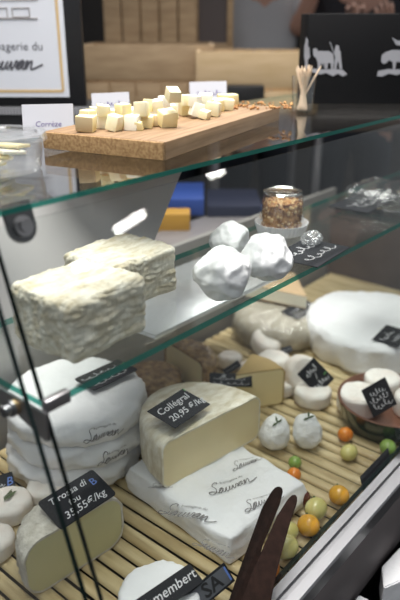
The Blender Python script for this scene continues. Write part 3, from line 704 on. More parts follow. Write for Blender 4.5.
# left-edge goat cheeses
def small_cheese(label, px, py, dpx, hfac, seed, m=goat, z=None, tilt=(0, 0, 0), group='small white goat cheeses', sprig=False, rad=None, name='goat_cheese'):
    z = ZD if z is None else z
    p = at(px, py, z); s = mmpx(p); R = dpx * s / 2; H = 2 * R * hfac
    t = thing(name, label, 'cheese', (p.x, p.y, z), 0, group) if sprig else None
    bm = BM(); revolve(bm, rprof(R, H, rad or min(H * .3, R * .5), n=7), n=44); displace(bm, R * .05, 1.6 / R, seed, octs=2)
    displace(bm, R * .018, 9 / R, seed + 2)
    rot = Matrix.Rotation(tilt[2], 3, 'Z') @ Matrix.Rotation(tilt[1], 3, 'Y') @ Matrix.Rotation(tilt[0], 3, 'X')
    for v in bm.verts: v.co = rot @ v.co
    z0 = min(v.co.z for v in bm.verts)
    for v in bm.verts: v.co.z -= z0
    hi = max(v.co.z for v in bm.verts)
    if sprig:
        link('cheese_body', bm, m, t, 60)
        bm = BM(); a0 = sprig
        tube(bm, [(-R * .25, 0, hi + .0005), (0, .001, hi + .0015), (R * .3, 0, hi + .001)], [.0006, .0008, .0004], 6)
        for k in range(7):
            x = -R * .2 + R * .08 * k
            for sgn in (-1, 1):
                tube(bm, [(x, 0, hi + .001), (x + .003, sgn * .003, hi + .003), (x + .007, sgn * .006, hi + .0022)], [.0005, .0011, .0002], 6)
        o = link('herb_sprig', bm, herb, t, 60); o.rotation_euler.z = a0
        return t
    o = link(name, bm, m, None, 60, (p.x, p.y, z)); return tag(o, label, 'cheese', group)
small_cheese('flat white goat cheese with a rosemary sprig left of the grey-crusted half wheel', 10, 514, 46, .42, 2, sprig=.3)
small_cheese('cream goat cheese at the left edge, below the one with the rosemary sprig', -6, 552, 44, .5, 5)
small_cheese('round goat cheese behind the grey-crusted half wheel at the left', 47, 496, 38, .42, 8)
slate_label('black slate label with a blue mark leaning behind the rosemary goat cheese', [(-22, 482), (8, 474), (22, 491), (-8, 502)], at(0, 500, ZD + .012), (-.3, -.5, .8), [('~3', -.1, .1, .5), ('B', .32, .1, .5, blue_ink)])
# camembert at the bottom edge and the card beside it
p = at(160, 612, ZD); p = Vector((p.x, max(p.y, gp(ZD + .03) + .062), ZD))
paper_wheel('white-wrapped round camembert at the bottom edge of the photo', p, .056, .042, 21, name='wrapped_camembert')
slate_label('black slate label reading Camembert on the white-wrapped round', [(128, 606), (187, 566), (206, 579), (147, 621)], (p.x, p.y, ZD + .064), (-.1, -.35, 1), [('Camembert', 0, .04, .62)], corner=.003)
slate_label('black glossy card with dark letters SA propped beside the wooden fork', [(163, 612), (229, 560), (230, 583), (174, 632)], at(205, 618, ZD + .012), (-.35, -.75, .55), [], corner=.0)
sa = [o for o in COL.objects if o.get('label', '').startswith('black glossy card')][0]
card = sa.children[0]; xs_ = [v.co.x for v in card.data.vertices]; ys_ = [v.co.y for v in card.data.vertices]; w_, h_ = max(xs_) - min(xs_), max(ys_) - min(ys_)
bm = BM(); box(bm, (.0, 0, .001), (w_ * .9, h_ * .78, .0006)); link('grey_panel', bm, mat('grey_gloss', (.11, .115, .13), .3), sa, False)
bm = BM(); box(bm, (w_ * .462, 0, .001), (w_ * .025, h_ * .7, .0007)); link('blue_stripe', bm, blue_ink, sa, False)
bm = BM(); put_geo(bm, text_geo('SA', h_ * .92, 0, h_ * .02), lambda x, y: Vector((x + w_ * .2, y, .0017))); link('lettering', bm, black_pl, sa, False, recalc=False)
# wooden fork
zf = ZD
b0 = at(250, 601, ZD + .042); tipL = at(277, 489, ZD + .115); tipR = at(296, 496, ZD + .108); hd = at(243, 640, ZD + .004)
fk = thing('wooden_fork', 'dark brown two-pronged wooden serving fork in front of the wrapped parcel', 'fork', hd)
fn_ = (CAM - b0).normalized()
def plankpoly(bm, pts, th):
    A = [bm.verts.new(p - hd + fn_ * th / 2) for p in pts]; B = [bm.verts.new(p - hd - fn_ * th / 2) for p in pts]; n = len(pts)
    bm.faces.new(A); bm.faces.new(B[::-1]); es = []
    for i in range(n): bm.faces.new((A[i], A[(i + 1) % n], B[(i + 1) % n], B[i]))
    bmesh.ops.bevel(bm, geom=bm.edges[:], offset=.0014, segments=2, affect='EDGES'); bmesh.ops.triangulate(bm, faces=[f for f in bm.faces if len(f.verts) > 4])
def fp(px, py):                     # a point of the fork's own flat plane
    e1 = tipL - hd; e2 = tipR - hd; return onplane(px, py, hd, e1.cross(e2).normalized())
bm = BM(); plankpoly(bm, [fp(x, y) for x, y in [(227, 606), (238, 574), (250, 541), (262, 508), (272, 491), (276, 487), (281, 487), (283, 491), (280, 504), (271, 526), (264, 542), (257, 561), (254, 606)]], .010); link('prong', bm, dark_wood, fk, 30)
bm = BM(); plankpoly(bm, [fp(x, y) for x, y in [(252, 606), (257, 561), (266, 541), (277, 516), (288, 499), (293, 494.5), (297, 496), (297, 503), (291, 520), (283, 548), (276, 575), (270, 606)]], .010); link('prong', bm, dark_wood, fk, 30)
bm = BM(); plankpoly(bm, [fp(x, y) for x, y in [(226.5, 603), (271, 603), (262, 640), (250, 652), (236, 652), (228, 640)]], .011); link('handle', bm, dark_wood, fk, 30)

# nut-crusted rounds
cut_wheel('nut_crusted_round', 'nut-crusted cheese round cut open to show its cream paste, behind the Collégral label', at(188, 392, ZD) + Vector((.02, .03, 0)), .066, .082, math.radians(-104), math.radians(76), 0., nut_dark, paste_cream, rad=.018, rt=.006, amp=.004, scale=160, seed=2, sy=1.1)
wheel('nut_crusted_round', 'low nut-crusted cheese round in film between the wrapped stack and the cut one', 'cheese', at(160, 398, ZD) + Vector((0, .02, 0)), .062, .055, nut_dark, .016, .003, 130, 7)
# film-wrapped wheel with a pale wedge on it
q = at(277, 335, ZD); fw = thing('film_wrapped_wheel', 'grey-beige cheese wheel in shiny cling film behind the small goat cheeses', 'wrapped cheese', (q.x, q.y, ZD))
bm = BM(); revolve(bm, rprof(.112, .066, .028, n=8), n=60); displace(bm, .004, 30, 3, octs=2); link('cheese_body', bm, mat('grey_beige_rind', (.4, .36, .28), .7, col2=(.52, .48, .4), scale=30, bump=.3), fw, 60)
bm = BM(); revolve(bm, rprof(.117, .07, .03, n=8), n=90); displace(bm, .004, 50, 9, ridged=True, octs=2); link('film', bm, FILM, fw, 70)
cut_wheel('cheese_wedge', 'pale cheese wedge lying on the film-wrapped wheel', (q.x + .04, q.y - .055, ZD + .074), .17, .034, .75, 1.75, 0., mat('pale_orange_rind', (.6, .42, .24), .7), mat('pale_cream', (.8, .75, .6), .5), rad=.006, rt=.002, seed=5)
slate_label('black slate label with faint chalk on the film-wrapped wheel', [(281, 311), (306, 299), (320, 308), (298, 321)], (q.x, q.y, ZD + .076), (0, -.15, 1), [('~5', 0, .15, .7), ('~2', 0, -.2, .7)])
# big white wrapped wheel at the right
q = at(378, 357, ZD); wc = Vector((q.x + .05, q.y + .035, ZD))
paper_wheel('large white paper-wrapped cheese wheel at the right edge behind the bowl', wc, .172, .08, 33, name='wrapped_cheese')
slate_label('dark purple-black label on the large white wrapped wheel at the right', [(371, 340), (386, 326), (412, 331), (399, 347)], (wc.x, wc.y, ZD + .0885), (0, -.05, 1), [('~3', -.1, .15, .6), ('~7', 0, -.2, .6)])
# heap of little goat cheeses
small_cheese('goat cheese round leaning against the film-wrapped wheel, farthest of the heap', 264, 352, 30, .5, 1, tilt=(.35, -.3, .3))
small_cheese('goat cheese round nearest the cut nut-crusted round', 230, 366, 24, .55, 3)
small_cheese('small goat cheese round between the slate label and the heap', 249, 375, 21, .6, 4)
small_cheese('wide goat cheese round in the middle of the heap', 273, 372, 34, .55, 6)
small_cheese('goat cheese round standing on its edge behind the diamond slate label', 295, 386, 36, .5, 7, tilt=(1.15, 0, -.45))
small_cheese('pinkish goat cheese round partly hidden behind the yellow wedge', 283, 393, 24, .6, 9)
small_cheese('flat goat cheese round under the diamond slate label', 312, 402, 37, .45, 12)
slate_label('black slate label tilted like a diamond on the small goat cheeses', [(299, 372), (316, 356), (332, 380), (316, 398)], at(314, 396, ZD + .018), (-.62, -.7, .4), [('~2', 0, .25, .6), ('/', 0, 0, .25), ('~4', 0, -.25, .7), ('-', .35, -.1, .4, green_ink)])
slate_label('small black slate label behind the middle goat cheeses', [(281, 348), (291, 345), (293, 351), (283, 355)], at(286, 354, ZD + .02), (-.5, -.6, .6), [('~3', 0, 0, .7)])
# egg-shaped cheeses
def egg(label, px, py, seed, rz, lean):
    p = at(px, py, ZD); s = mmpx(p); t = thing('egg_cheese', label, 'cheese', (p.x, p.y, ZD), 0, 'egg-shaped white cheeses with herbs')
    bm = BM(); ball(bm, (0, 0, 0), 1, 4)
    for v in bm.verts:
        z = v.co.z; k = 1 - .14 * z
        v.co = Vector((v.co.x * .0285 * k, v.co.y * .0275 * k, z * .0335))
    displace(bm, .0032, 50, seed, keep_base=False, octs=2)
    rot = Matrix.Rotation(lean, 3, RGT) @ Matrix.Rotation(rz, 3, FWD)
    for v in bm.verts: v.co = rot @ v.co
    z0 = min(v.co.z for v in bm.verts)
    for v in bm.verts: v.co.z = max(0, v.co.z - z0 - .0015)
    link('cheese_body', bm, bloom, t, 80)
    dv = (UP * .80 - FWD * .55).normalized(); body = t.children[0].data; bv = max(body.vertices, key=lambda v: v.co.dot(dv)); c = bv.co + dv * .0012
    bm = BM(); e2 = dv.cross(RGT).normalized()
    for a, l in ((.4, .013), (-.7, .012), (2.4, .011)):
        d = (RGT * math.cos(a + rz + 1.2) + e2 * math.sin(a + rz + 1.2)).normalized()
        tube(bm, [c, c + d * l * .5 + dv * .0008, c + d * l - dv * .001], [.0008, .0021, .0004], 6)
    link('herb_sprig', bm, herb, t, 60); return t
egg('egg-shaped white cheese with a herb leaf, left of the pair before the goat cheeses', 274, 447, 3, .12, -.15)
egg('egg-shaped white cheese with a herb sprig, right one of the pair', 306, 445, 8, -.1, -.1)
# bowl
bc = at(388, 420, ZD); BR = .103
bowl = thing('terracotta_bowl', 'shallow bowl, terracotta inside and dark green outside, holding round cheeses', 'bowl', (bc.x, bc.y, ZD))
bm = BM(); revolve(bm, [(0, 0), (.084, 0), (.089, .004), (.096, .02), (BR - .001, .046), (BR, .0505)], n=72); link('glazed_outside', bm, glaze, bowl, 60)
bm = BM(); revolve(bm, [(BR, .0505), (BR - .002, .053), (BR - .006, .051), (.091, .022), (.084, .009), (0, .007)], n=72); link('clay_inside', bm, terracotta, bowl, 60)
def ridge_cheese(label, px, py, z, R, H, seed):
    p = at(px, py, z); bm = BM(); revolve(bm, rprof(R, H, .008), n=56)
    for v in bm.verts:
        if v.co.z > H * .8: v.co.z += .0008 * math.sin((v.co.x + v.co.y * .5) * 900)
    displace(bm, .0016, 60, seed, octs=2)
    return tag(link('round_goat_cheese', bm, goat, None, 70, (p.x, p.y, z)), label, 'cheese', 'round cheeses in the terracotta bowl')
ridge_cheese('ridged round white cheese at the left in the terracotta bowl', 358, 409, ZD + .0085, .043, .042, 2)
ridge_cheese('round white cheese at the back of the terracotta bowl', 381, 393, ZD + .0165, .037, .042, 5)
ridge_cheese('round white cheese at the right edge of the terracotta bowl', 413, 413, ZD + .0085, .040, .042, 7)
slate_label('black slate label leaning in the terracotta bowl', [(366, 390), (389, 374), (393, 407), (369, 418)], at(376, 416, ZD + .03), (-.55, -.75, .35), [('~1', 0, .22, .6), ('~6', 0, 0, .7), ('~3', 0, -.25, .7)])
# cherry tomatoes
toms = [(345.5, 434, 15, 'orange', 'in front of the terracotta bowl'), (349, 452, 17, 'lime', 'just below the small orange one by the bowl'), (396, 450, 16, 'green', 'at the right edge beside the rim'),
 (348.5, 499, 20, 'amber', 'alone near the steel rim'), (311, 526, 22, 'amber', 'closest to the steel rim beside the fork'), (316, 508, 22, 'lime', 'touching the amber tomato by the rim'),
 (302, 497, 17, 'maroon', 'at the corner of the wrapped parcel'), (294, 474, 14, 'orange', 'half hidden by the parcel corner'), (295, 462, 13, 'green', 'below the egg-shaped cheeses'),
 (289, 531, 19, 'lime', 'beside the right fork prong'), (291, 549, 24, 'lime', 'low beside the fork, nearest the rim'), (273, 570, 24, 'orange', 'behind the fork prong')]
tcol = {'orange': ((.72, .2, .02), (.8, .3, .04)), 'amber': ((.72, .34, .02), (.8, .45, .05)), 'lime': ((.6, .54, .16), (.72, .66, .28)), 'green': ((.2, .36, .06), (.34, .46, .12)), 'maroon': ((.1, .02, .01), (.16, .035, .02))}
for i, (px, py, d, c_, where) in enumerate(toms):
    p = at(px, py, ZD + .013); r = d * mmpx(p) / 2 * 1.03; p = at(px, py, ZD + r)
    lim = gp(ZD + r) + r + .002
    if p.y < lim: p.y = lim
    t = thing('cherry_tomato', f'{c_} cherry tomato {where}', 'tomato', (p.x, p.y, ZD), 0, 'cherry tomatoes along the rim')
    sc = (1, 1, .95) if c_ != 'lime' else (1.12, .95, .93)
    bm = BM(); ball(bm, (0, 0, r * .94), r, 3, sc); link('fruit', bm, mat('tomato_' + c_, tcol[c_][0], .22, col2=tcol[c_][1], scale=30, sss=.2, coat=.4), t, 90)
    bm = BM(); cyl(bm, (r * .45, r * .5, r * 1.62), (r * .5, r * .56, r * 1.72), r * .12, r * .08, 8); link('stem_scar', bm, herb, t)
# dark card propped on the rim
xa = at(373, 489, ZD + .012).x; xb = xa + .105; tl = Matrix.Rotation(-math.atan(KT), 3, 'X')
t = thing('slate_label', 'black price card standing with its back to the steel rim at the right', 'price label', ((xa + xb) / 2, gp(ZD) + .007, ZD))
bm = BM(); box(bm, tl @ Vector((0, 0, .013)), (xb - xa, .0016, .026), tl); link('card', bm, slate, t, False)
bm = BM(); box(bm, (0, .009, .001), (.05, .018, .0016)); link('foot', bm, slate, t, False)

# ================================================================== below the rim
p = at(390, 575, .42)
bm = BM(); box(bm, (.62, -.30, .19), (1.5, .22, .38), bev=.004); tag(link('front_ledge', bm, black_pl, None), 'black ledge along the foot of the display case', 'ledge')
def white_box(label, c4, z, h):
    P = [at(x, y, z) for x, y in c4]; bm = BM()
    A = [bm.verts.new(q) for q in P]; B = [bm.verts.new(q - UP * h) for q in P]; bm.faces.new(A); bm.faces.new(B[::-1])
    for i in range(4): bm.faces.new((A[i], A[(i + 1) % 4], B[(i + 1) % 4], B[i]))
    bmesh.ops.bevel(bm, geom=bm.edges[:], offset=.002, segments=2, affect='EDGES'); return tag(link('white_carton', bm, white_paper, None), label, 'carton')
white_box('white carton on the black ledge at the right edge', [(382, 566), (402, 545), (425, 570), (384, 588)], .385 + .05, .05)
white_box('white carton on the black ledge below the fascia, half out of the photo', [(353, 603), (359, 594), (376, 603), (365, 625)], .385 + .05, .05)

# ================================================================== behind the case
# steel worktop
wk = thing('worktop', 'grey stainless worktop behind the display case', 'worktop', (0, 0, 0))
c = at(232, 207, ZS - .15)
bm = BM(); box(bm, ((.25 + c.x) / 2, (.485 + c.y) / 2, ZS - .165), (c.x - .25, c.y - .485, .03), bev=.003); link('top', bm, mat('grey_worktop', (.2, .185, .19), .4, col2=(.23, .215, .22), scale=5), wk)
bm = BM(); box(bm, ((.25 + c.x) / 2, (.5 + c.y) / 2, (ZS - .18) / 2), (c.x - .3, c.y - .52, ZS - .18)); link('cabinet', bm, black_pl, wk, False)
def hbox(name, label, cat, c4, d, depth, m, bev=.003):
    """upright box facing the camera: left, top, right, bottom in the photo at distance d"""
    l, t_, r, b = c4; A = atd(l, b, d); B = atd(r, b, d); T = atd((l + r) / 2, t_, d)
    bm = BM(); w = (B - A).length; h = T.z - A.z; c = (A + B) / 2
    box(bm, (0, depth / 2, h / 2), (w, depth, h), bev=bev)
    o = link(name, bm, m, None); o.location = c; o.rotation_euler = (0, 0, YAW - PI / 2)
    return tag(o, label, cat)
# back table with crates
dB = 2.15
tz = atd(200, 112, dB).z
tb = thing('back_table', 'dark table carrying the wooden crates at the back of the stall', 'table', hall(0, dB + .16, 0), YAW - PI / 2)
bm = BM(); box(bm, (0, 0, tz - .02), (2.2, .62, .04), bev=.004); link('tabletop', bm, mat('dark_table', (.05, .04, .035), .6), tb)
for px in (215, 314):
    for k in (0, 1):
        q = atd(px, 190, dB - .1); r_ = (q - hall(0, dB + .16, 0)).dot(RGT)
        bm = BM(); cyl(bm, (r_, -.28 + .56 * k, 0), (r_, -.28 + .56 * k, tz - .04), .0125, n=14); link('leg', bm, dull_steel, tb)
def crate(label, l, t_, r, d, depth, m, rows, rear=None):
    """open slatted crate; rows = [(y_top, y_bottom, vertical?)] of its front in photo rows"""
    A = atd(l, 100, d); B = atd(r, 100, d); w = (B - A).length; c = (A + B) / 2; c.z = tz
    t = thing('wooden_crate', label, 'crate', c, YAW - PI / 2)
    def zz(y): return atd(200, y, d).z - tz
    for (ya, yb, vert) in rows:
        z1, z0 = zz(ya), max(0, zz(yb))
        if not vert:
            bm = BM(); box(bm, (0, .008, (z0 + z1) / 2), (w, .016, z1 - z0), bev=.002); link('front_board', bm, m, t)
        else:
            n = vert; pw = w / n
            for k in range(n):
                bm = BM(); box(bm, (-w / 2 + pw * (k + .5), .012, (z0 + z1) / 2), (pw - .006, .012, z1 - z0), bev=.001); link('front_slat', bm, m, t)
    top = zz(rows[0][0])
    for sx in (-1, 1):
        bm = BM(); box(bm, (sx * (w / 2 - .008), depth / 2 + .012, top / 2), (.014, depth - .03, top)); link('side_board', bm, m, t)
    bm = BM(); box(bm, (0, depth / 2 + .01, .008), (w - .032, depth - .03, .014)); link('bottom_board', bm, m, t)
    h = zz(rear) if rear is not None else top
    n = 6; pw = w / n
    for k in range(n):
        bm = BM(); box(bm, (-w / 2 + pw * (k + .5), depth, h / 2), (pw - .003, .014, h)); link('rear_slat', bm, m, t)
    return t
crate('long slatted pine crate with a tall planked back behind the board of cheese cubes', 84, 40, 214, 2.2, .28, crate_wood, [(45, 80, 0), (83, 111, 5)])
crate('tall planked wooden crate standing behind the long slatted one', 107, 40, 197, 2.49, .1, crate_wood, [(-30, 115, 5)])
crate('paler pine crate to the right, behind the toothpick glass', 196, 50, 318, 2.05, .2, crate_wood2, [(52, 88, 0), (92, 113, 0)])
hbox('black_tub', 'black tub in front of the crates behind the right-hand card', 'tub', (227, 86, 264, 104), 1.98, .06, black_pl)
# framed sign at the left
dS = 1.5
A = atd(86, 106, dS); w = .46
sgn = thing('framed_sign', 'black-framed white sign with a tan border line at the left', 'sign', A, YAW - PI / 2)
k = dS / 1.0
def sp(px, py):
    q = onplane(px, py, A, FWD) - A; return q.dot(RGT), q.z
x1, z0 = sp(69.5, 97); hS = .42
bm = BM(); box(bm, (-w / 2, .015, hS / 2), (w, .022, hS), bev=.002); link('frame', bm, mat('black_frame', (.008, .008, .010), .4), sgn)
bm = BM(); box(bm, (x1 - .19, .002, z0 + .19), (.38, .006, .38)); link('white_sheet', bm, mat('white_sheet', (.7, .72, .78), .6), sgn, False)
tan = mat('tan_line', (.62, .44, .22), .6)
bm = BM(); q = .0125; box(bm, (x1 - .19, -.0012, z0 + q), (.38 - 2 * q, .0012, .006)); box(bm, (x1 - q, -.0012, z0 + .19), (.006, .0012, .38 - 2 * q))
box(bm, (x1 - .38 + q, -.0012, z0 + .19), (.006, .0012, .38 - 2 * q)); box(bm, (x1 - .19, -.0012, z0 + .38 - q), (.38 - 2 * q, .0012, .006)); link('border_line', bm, tan, sgn, False)
def sgn_text(body, px_r, py, hpx, shear, m, wt=0., cur=False):
    x, z = sp(px_r, py); sz = hpx * mmpx(A) ; g = cursive_geo(body, sz, shear, .1) if cur else text_geo(body, sz, shear, wt); mx = max(v[0] for v in g[0]); my = min(v[1] for v in g[0])
    bm = BM(); put_geo(bm, g, lambda u, v: Vector((x + u - mx, -.0016, z + v - my))); link('lettering', bm, m, sgn, False, recalc=False)
sgn_text('Fromagerie du', 43, 53, 11, 0, ink); sgn_text('Sauvan', 44, 71, 19, .45, ink, .0006, True)
bm = BM()
for (l, t_, r, b) in ((-22, 8, 8, 18), (12, 8, 30, 17)):
    a_ = sp(l, t_); b_ = sp(r, b)
    for (p1, p2) in (((a_[0], a_[1]), (b_[0], a_[1])), ((b_[0], a_[1]), (b_[0], b_[1])), ((b_[0], b_[1]), (a_[0], b_[1])), ((a_[0], b_[1]), (a_[0], a_[1]))):
        cyl(bm, (p1[0], -.0014, p1[1]), (p2[0], -.0014, p2[1]), .0012, n=6)
a_ = sp(-22, 18.5); b_ = sp(38, 18.5); cyl(bm, (a_[0], -.0014, a_[1]), (b_[0], -.0014, b_[1]), .0016, n=6)
a_ = sp(-22, 1); b_ = sp(38, 0); cyl(bm, (a_[0], -.0014, a_[1]), (b_[0], -.0014, b_[1]), .001, n=6)
link('printed_boxes', bm, mat('grey_print', (.3, .28, .28), .7), sgn, False)
# the stand it rests on, with pale ribbed edge
q = hall(0, 0, 0)
o = hbox('black_stand', 'black stand with a grey ribbed edge under the framed sign', 'stand', (-110, 106.5, 105, 150), dS - .01, .14, black_pl)
bm = BM()
l_ = o.dimensions
A2 = atd(-110, 106.5, dS - .01); B2 = atd(105, 106.5, dS - .01); wd = (B2 - A2).length
for k in range(70): cyl(bm, (-wd / 2 + wd * (k + .5) / 70, -.006, l_.z - .016), (-wd / 2 + wd * (k + .5) / 70, -.006, l_.z - .001), .0028, n=6)
box(bm, (0, -.003, l_.z - .009), (wd, .005, .016)); link('ribbed_edge', bm, mat('grey_ribs', (.3, .3, .32), .5), o)
zst = atd(0, 150, dS - .01).z
bm = BM(); box(bm, (0, .07, -(zst) / 2), (wd * .9, .12, zst)); link('plinth', bm, black_pl, o, False)
# crates on the floor seen under the top shelf
hbox('blue_crate', 'bright blue plastic crate on the floor behind the worktop', 'crate', (150, 199, 204, 216), 1.75, .2, mat('blue_plastic', (.010, .05, .26), .6))
hbox('yellow_crate', 'yellow plastic crate in front of the blue one', 'crate', (140, 214, 190, 235), 1.62, .06, mat('yellow_plastic', (.42, .22, .02), .6))
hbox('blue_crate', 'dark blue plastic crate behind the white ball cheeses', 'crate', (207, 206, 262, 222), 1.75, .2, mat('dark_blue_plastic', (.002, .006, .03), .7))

# ================================================================== people
skin = mat('skin', (.5, .29, .22), .55, sss=.1)
def skinned(chain, radii, edges, m, name, parent, lev=2):
    me = bpy.data.meshes.new('s'); me.from_pydata(chain, edges, []); ob = bpy.data.objects.new('s', me); COL.objects.link(ob)
    md = ob.modifiers.new('skin', 'SKIN'); md.use_smooth_shade = True
    for i, r in enumerate(radii):
        sv = me.skin_vertices[0].data[i]; sv.radius = r if isinstance(r, tuple) else (r, r); sv.use_root = (i == 0)
    sd = ob.modifiers.new('sub', 'SUBSURF'); sd.levels = lev
    dg = bpy.context.evaluated_depsgraph_get(); out = bpy.data.meshes.new_from_object(ob.evaluated_get(dg))
    bpy.data.objects.remove(ob); bpy.data.meshes.remove(me)
    return out
def person(label, loc, rz, shirt, trousers, hair, armL, armR, sleeve=.5):
    """standing adult facing local -y; armL/armR = (elbow, wrist, finger direction)"""
    t = thing('person', label, 'person', loc, rz)
    V = []; R = []; E = []
    def add(p, r, link_=None):
        V.append(Vector(p)); R.append(r)
        if link_ is not None: E.append((link_, len(V) - 1))
        return len(V) - 1
    pel = add((0, 0, .95), (.16, .11)); wa = add((0, 0, 1.12), (.135, .1), pel); ch = add((0, 0, 1.32), (.16, .11), wa); nb = add((0, .01, 1.47), (.075, .065), ch); nk = add((0, 0, 1.54), .052, nb)
    hd_ = add((0, -.012, 1.62), (.072, .085), nk); tp_ = add((0, -.005, 1.71), (.066, .08), hd_)
    for sx in (-1, 1):
        hp = add((sx * .09, 0, .88), .09, pel); kn = add((sx * .1, -.015, .5), .058, hp); ak = add((sx * .1, .02, .09), .038, kn); toe = add((sx * .11, -.13, .035), .034, ak)
    H = []
    for sx, (el, wr, fd) in ((-1, armR), (1, armL)):
        sh = add((sx * .185, .0, 1.42), .055, ch); e_ = add(el, .041, sh); w_ = add(wr, .027, e_)
        fd = Vector(fd).normalized(); side = fd.cross(Vector((0, -1, .2))).normalized()
        pm_ = add(Vector(wr) + fd * .05, (.036, .018), w_)
        H.append((Vector(wr), fd, side))
    me = skinned(V, R, E, skin, 'body', t)
    bm = BM(); bm.from_mesh(me); bpy.data.meshes.remove(me)
    for wr, fd, side in H:                      # fingers and thumb rooted in the palm
        pn = fd.cross(side).normalized()
        for k, ln in enumerate((.068, .078, .072, .056)):
            b = wr + fd * .07 + side * (.027 - .018 * k); tube(bm, [b - fd * .02, b + fd * ln * .45, b + fd * ln * .8 + pn * .012, b + fd * ln * .9 + pn * .026], [.0095, .009, .008, .006], 8)
        b = wr + fd * .03 + side * .03; tube(bm, [b - side * .012, b + side * .02 + fd * .022, b + side * .026 + fd * .05], [.012, .011, .008], 8)
    # face
    for sx in (-1, 1):
        ball(bm, (sx * .031, -.090, 1.645), .012, 2); ball(bm, (sx * .078, .005, 1.635), .022, 2, (.4, .8, 1.3))
    ball(bm, (0, -.103, 1.615), .016, 2, (.75, 1, 1.4)); ball(bm, (0, -.092, 1.573), .02, 2, (1.1, .5, .3))
    link('body', bm, skin, t, 80)
    V2 = [(0, 0, .93), (0, 0, 1.1), (0, 0, 1.32), (0, .01, 1.455)]; R2 = [(.175, .125), (.155, .118), (.175, .128), (.085, .078)]; E2 = [(0, 1), (1, 2), (2, 3)]
    for sx, (el, wr, fd) in ((-1, armR), (1, armL)):
        V2.append((sx * .185, 0, 1.42)); R2.append(.068); E2.append((2, len(V2) - 1)); i = len(V2) - 1
        S0 = Vector((sx * .185, 0, 1.42)); el = Vector(el); wr = Vector(wr)
        if sleeve <= .5: V2.append(S0.lerp(el, sleeve * 1.6)); R2.append(.058); E2.append((i, i + 1))
        else: V2 += [el, el.lerp(wr, .88)]; R2 += [.052, .04]; E2 += [(i, i + 1), (i + 1, i + 2)]
    me = skinned(V2, R2, E2, shirt, 'shirt', t); bm = BM(); bm.from_mesh(me); bpy.data.meshes.remove(me); link('shirt', bm, shirt, t, 80)
    V3 = [(0, 0, .98), (0, 0, .9)]; R3 = [(.17, .12), (.17, .12)]; E3 = [(0, 1)]
    for sx in (-1, 1):
        i = len(V3); V3 += [(sx * .09, 0, .85), (sx * .1, -.01, .5), (sx * .1, .02, .11)]; R3 += [.1, .07, .056]; E3 += [(1, i), (i, i + 1), (i + 1, i + 2)]
    me = skinned(V3, R3, E3, trousers, 'trousers', t); bm = BM(); bm.from_mesh(me); bpy.data.meshes.remove(me); link('trousers', bm, trousers, t, 80)
    bm = BM(); ball(bm, (0, .018, 1.675), .1, 3, (.86, .98, .95))
    bmesh.ops.delete(bm, geom=[v for v in bm.verts if v.co.y < -.05 and v.co.z < 1.71 or v.co.z < 1.6], context='VERTS'); link('hair', bm, hair, t, 80)
    return t
greycloth = mat('grey_tshirt', (.46, .46, .48), .9, bump=.2, bscale=40)
floral = mat('patterned_sleeve', (.5, .48, .5), .85, col2=(.12, .1, .14), scale=25, thr=(.45, .55))
darkcloth = mat('dark_clothes', (.02, .02, .026), .85)
denim = mat('dark_trousers', (.03, .035, .05), .85)
hairm = mat('brown_hair', (.04, .025, .015), .7)
def pl_(px, d): q = atd(px, 30, d); return Vector((q.x, q.y, 0))
fz = YAW - PI / 2
person('person in a grey short-sleeved shirt with bent bare arms behind the pale crate', pl_(259, 2.9), fz + .15, greycloth, denim, hairm,
       ((.135, -.10, atd(288, 33, 2.85).z), (.185, -.22, 1.50), (-.1, -.2, .9)), ((-.22, .1, 1.15), (-.16, .02, .95), (0, -.1, -1)))
person('person in a pale patterned sleeve with one hand hanging beside the grey shirt', pl_(206, 3.15), fz, floral, denim, hairm,
       ((.20, .02, atd(238, 8, 3.1).z + .06), (.165, -.10, atd(240, 19, 3.1).z), (.05, -.25, -.9)), ((-.25, .05, 1.15), (-.2, -.1, .95), (0, -.2, -1)), sleeve=.9)
person('person in dark clothes with hands raised behind the black box', pl_(362, 2.9), fz - .1, darkcloth, denim, hairm,
       ((.21, -.02, 1.12), (.06, -.2, 1.22), (-.1, -.3, .8)), ((-.20, -.04, 1.12), (-.075, -.2, 1.22), (.1, -.3, .8)), sleeve=.9)
# wooden frame seen at the top behind the crate
tq = atd(216, 46, 2.57)
wf = thing('framed_board', 'wooden framed board behind the pale crate, beside the patterned sleeve', 'frame', (tq.x, tq.y, tz), fz)
zbt = tq.z - tz - .02
for (cx, cz, sx, sz) in ((-.075, zbt + .19, .022, .34), (.05, zbt + .19, .022, .34), (-.012, zbt, .15, .06), (-.012, zbt + .37, .15, .025)):
    bm = BM(); box(bm, (cx, 0, cz), (sx, .025, sz), bev=.002); link('frame_bar', bm, crate_wood, wf)
bm = BM(); box(bm, (-.012, .006, zbt + .19), (.12, .006, .34)); link('dark_panel', bm, mat('grey_brown_panel', (.12, .1, .1), .6), wf, False)
bm = BM(); box(bm, (-.012, 0, (zbt - .03) / 2), (.05, .03, zbt - .03)); link('foot_post', bm, crate_wood, wf, False)

# ================================================================== light
def area(name, loc, target, sx, sy, power, col=(1, 1, 1), spread=180):
    l = bpy.data.lights.new(name, 'AREA'); l.shape = 'RECTANGLE'; l.size = sx; l.size_y = sy; l.energy = power; l.color = col; l.spread = math.radians(spread)
    o = bpy.data.objects.new(name, l); COL.objects.link(o); o.location = loc
    o.rotation_euler = (Vector(target) - Vector(loc)).to_track_quat('-Z', 'Y').to_euler(); return o
area('hall_light', (.42, .22, 2.5), (.42, .12, ZD), 1.1, .7, 24, (1, .97, .93), 110)
area('hall_light', (2.7, 1.0, 2.9), (.5, .0, .7), 1.3, 1.0, 15, (1, .97, .93), 120)
area('hall_light', (-.9, -.5, 2.6), (.3, .1, ZD), .8, .8, 5, (.95, .97, 1), 120)
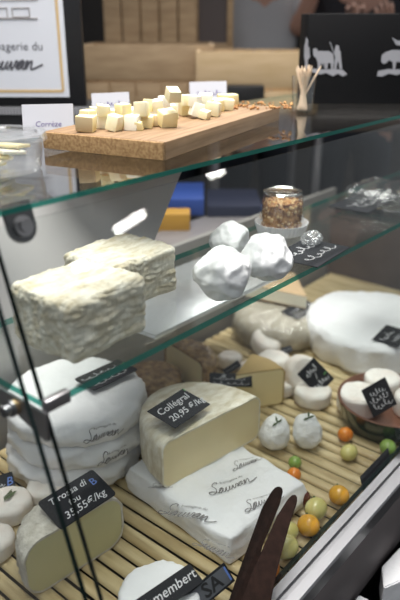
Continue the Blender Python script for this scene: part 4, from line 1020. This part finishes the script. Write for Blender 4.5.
# ceiling lamps mirrored in the front glass and on the lower shelf
lampm = emit('lamp_glow', (1, .98, .95), 42)
def mirror_lamp(label, px, py, lpx, wpx, ang_, zl):
    def hit(x, y):
        P = onplane(x, y, (0, 0, ZS), gn); r = (P - CAM).normalized(); d = r - gn * 2 * r.dot(gn); return P + d * ((zl - P.z) / d.z)
    ca, sa_ = math.cos(ang_), math.sin(ang_)
    A = hit(px - ca * lpx / 2, py - sa_ * lpx / 2); B = hit(px + ca * lpx / 2, py + sa_ * lpx / 2); C = hit(px - sa_ * wpx / 2, py + ca * wpx / 2); D = hit(px + sa_ * wpx / 2, py - ca * wpx / 2)
    c = (A + B) / 2; P0 = onplane(px, py, (0, 0, ZS), gn); r = wpx / 2 * ((P0 - CAM).length + (c - P0).length) / FPX
    t = thing('ceiling_lamp', label, 'lamp', c)
    bm = BM(); d = (B - A).normalized(); tube(bm, [A - c, (A - c) + d * r * .3, (B - c) - d * r * .3, B - c], [r * .6, r, r, r * .6], 14); link('bulb', bm, lampm, t, 60)
    bm = BM(); cyl(bm, (0, 0, r * 1.0), (0, 0, 3.2 - zl), .01, n=8); link('hanger', bm, black_pl, t)
mirror_lamp('long tube lamp hanging over the aisle', 130, 222, 33, 7, -.56, 2.3)
mirror_lamp('short lamp hanging over the aisle at the right', 216, 172, 14, 8, -.35, 2.3)
mirror_lamp('short lamp hanging over the aisle at the left', 80, 266, 12, 8, -.35, 2.3)
# ceiling panel mirrored in the lower shelf behind the brick cheeses
P = at(176, 292, ZS); r = (P - CAM).normalized(); d = Vector((r.x, r.y, -r.z)); q = P + d * ((3.1 - P.z) / d.z)

W = bpy.data.worlds.new('world'); S.world = W; W.use_nodes = True
W.node_tree.nodes['Background'].inputs['Color'].default_value = (.9, .95, 1, 1); W.node_tree.nodes['Background'].inputs['Strength'].default_value = .3

# ================================================================== camera and view
cd = bpy.data.cameras.new('camera'); cam = bpy.data.objects.new('camera', cd); COL.objects.link(cam)
cd.sensor_fit = 'VERTICAL'; cd.sensor_height = 36; cd.sensor_width = 24; cd.lens = FPX / 600 * 36; cd.clip_start = .02
cam.location = CAM; cam.rotation_euler = (PI / 2 - PITCH, 0, YAW - PI / 2)
cd.dof.use_dof = True; cd.dof.focus_distance = .95; cd.dof.aperture_fstop = 3.2
S.camera = cam
vs = S.view_settings; vs.view_transform = 'Standard'; vs.look = 'None'; vs.gamma = 1; vs.use_curve_mapping = False; vs.exposure = -.03
S.cycles.transparent_max_bounces = 40; S.cycles.max_bounces = 12; S.cycles.glossy_bounces = 6
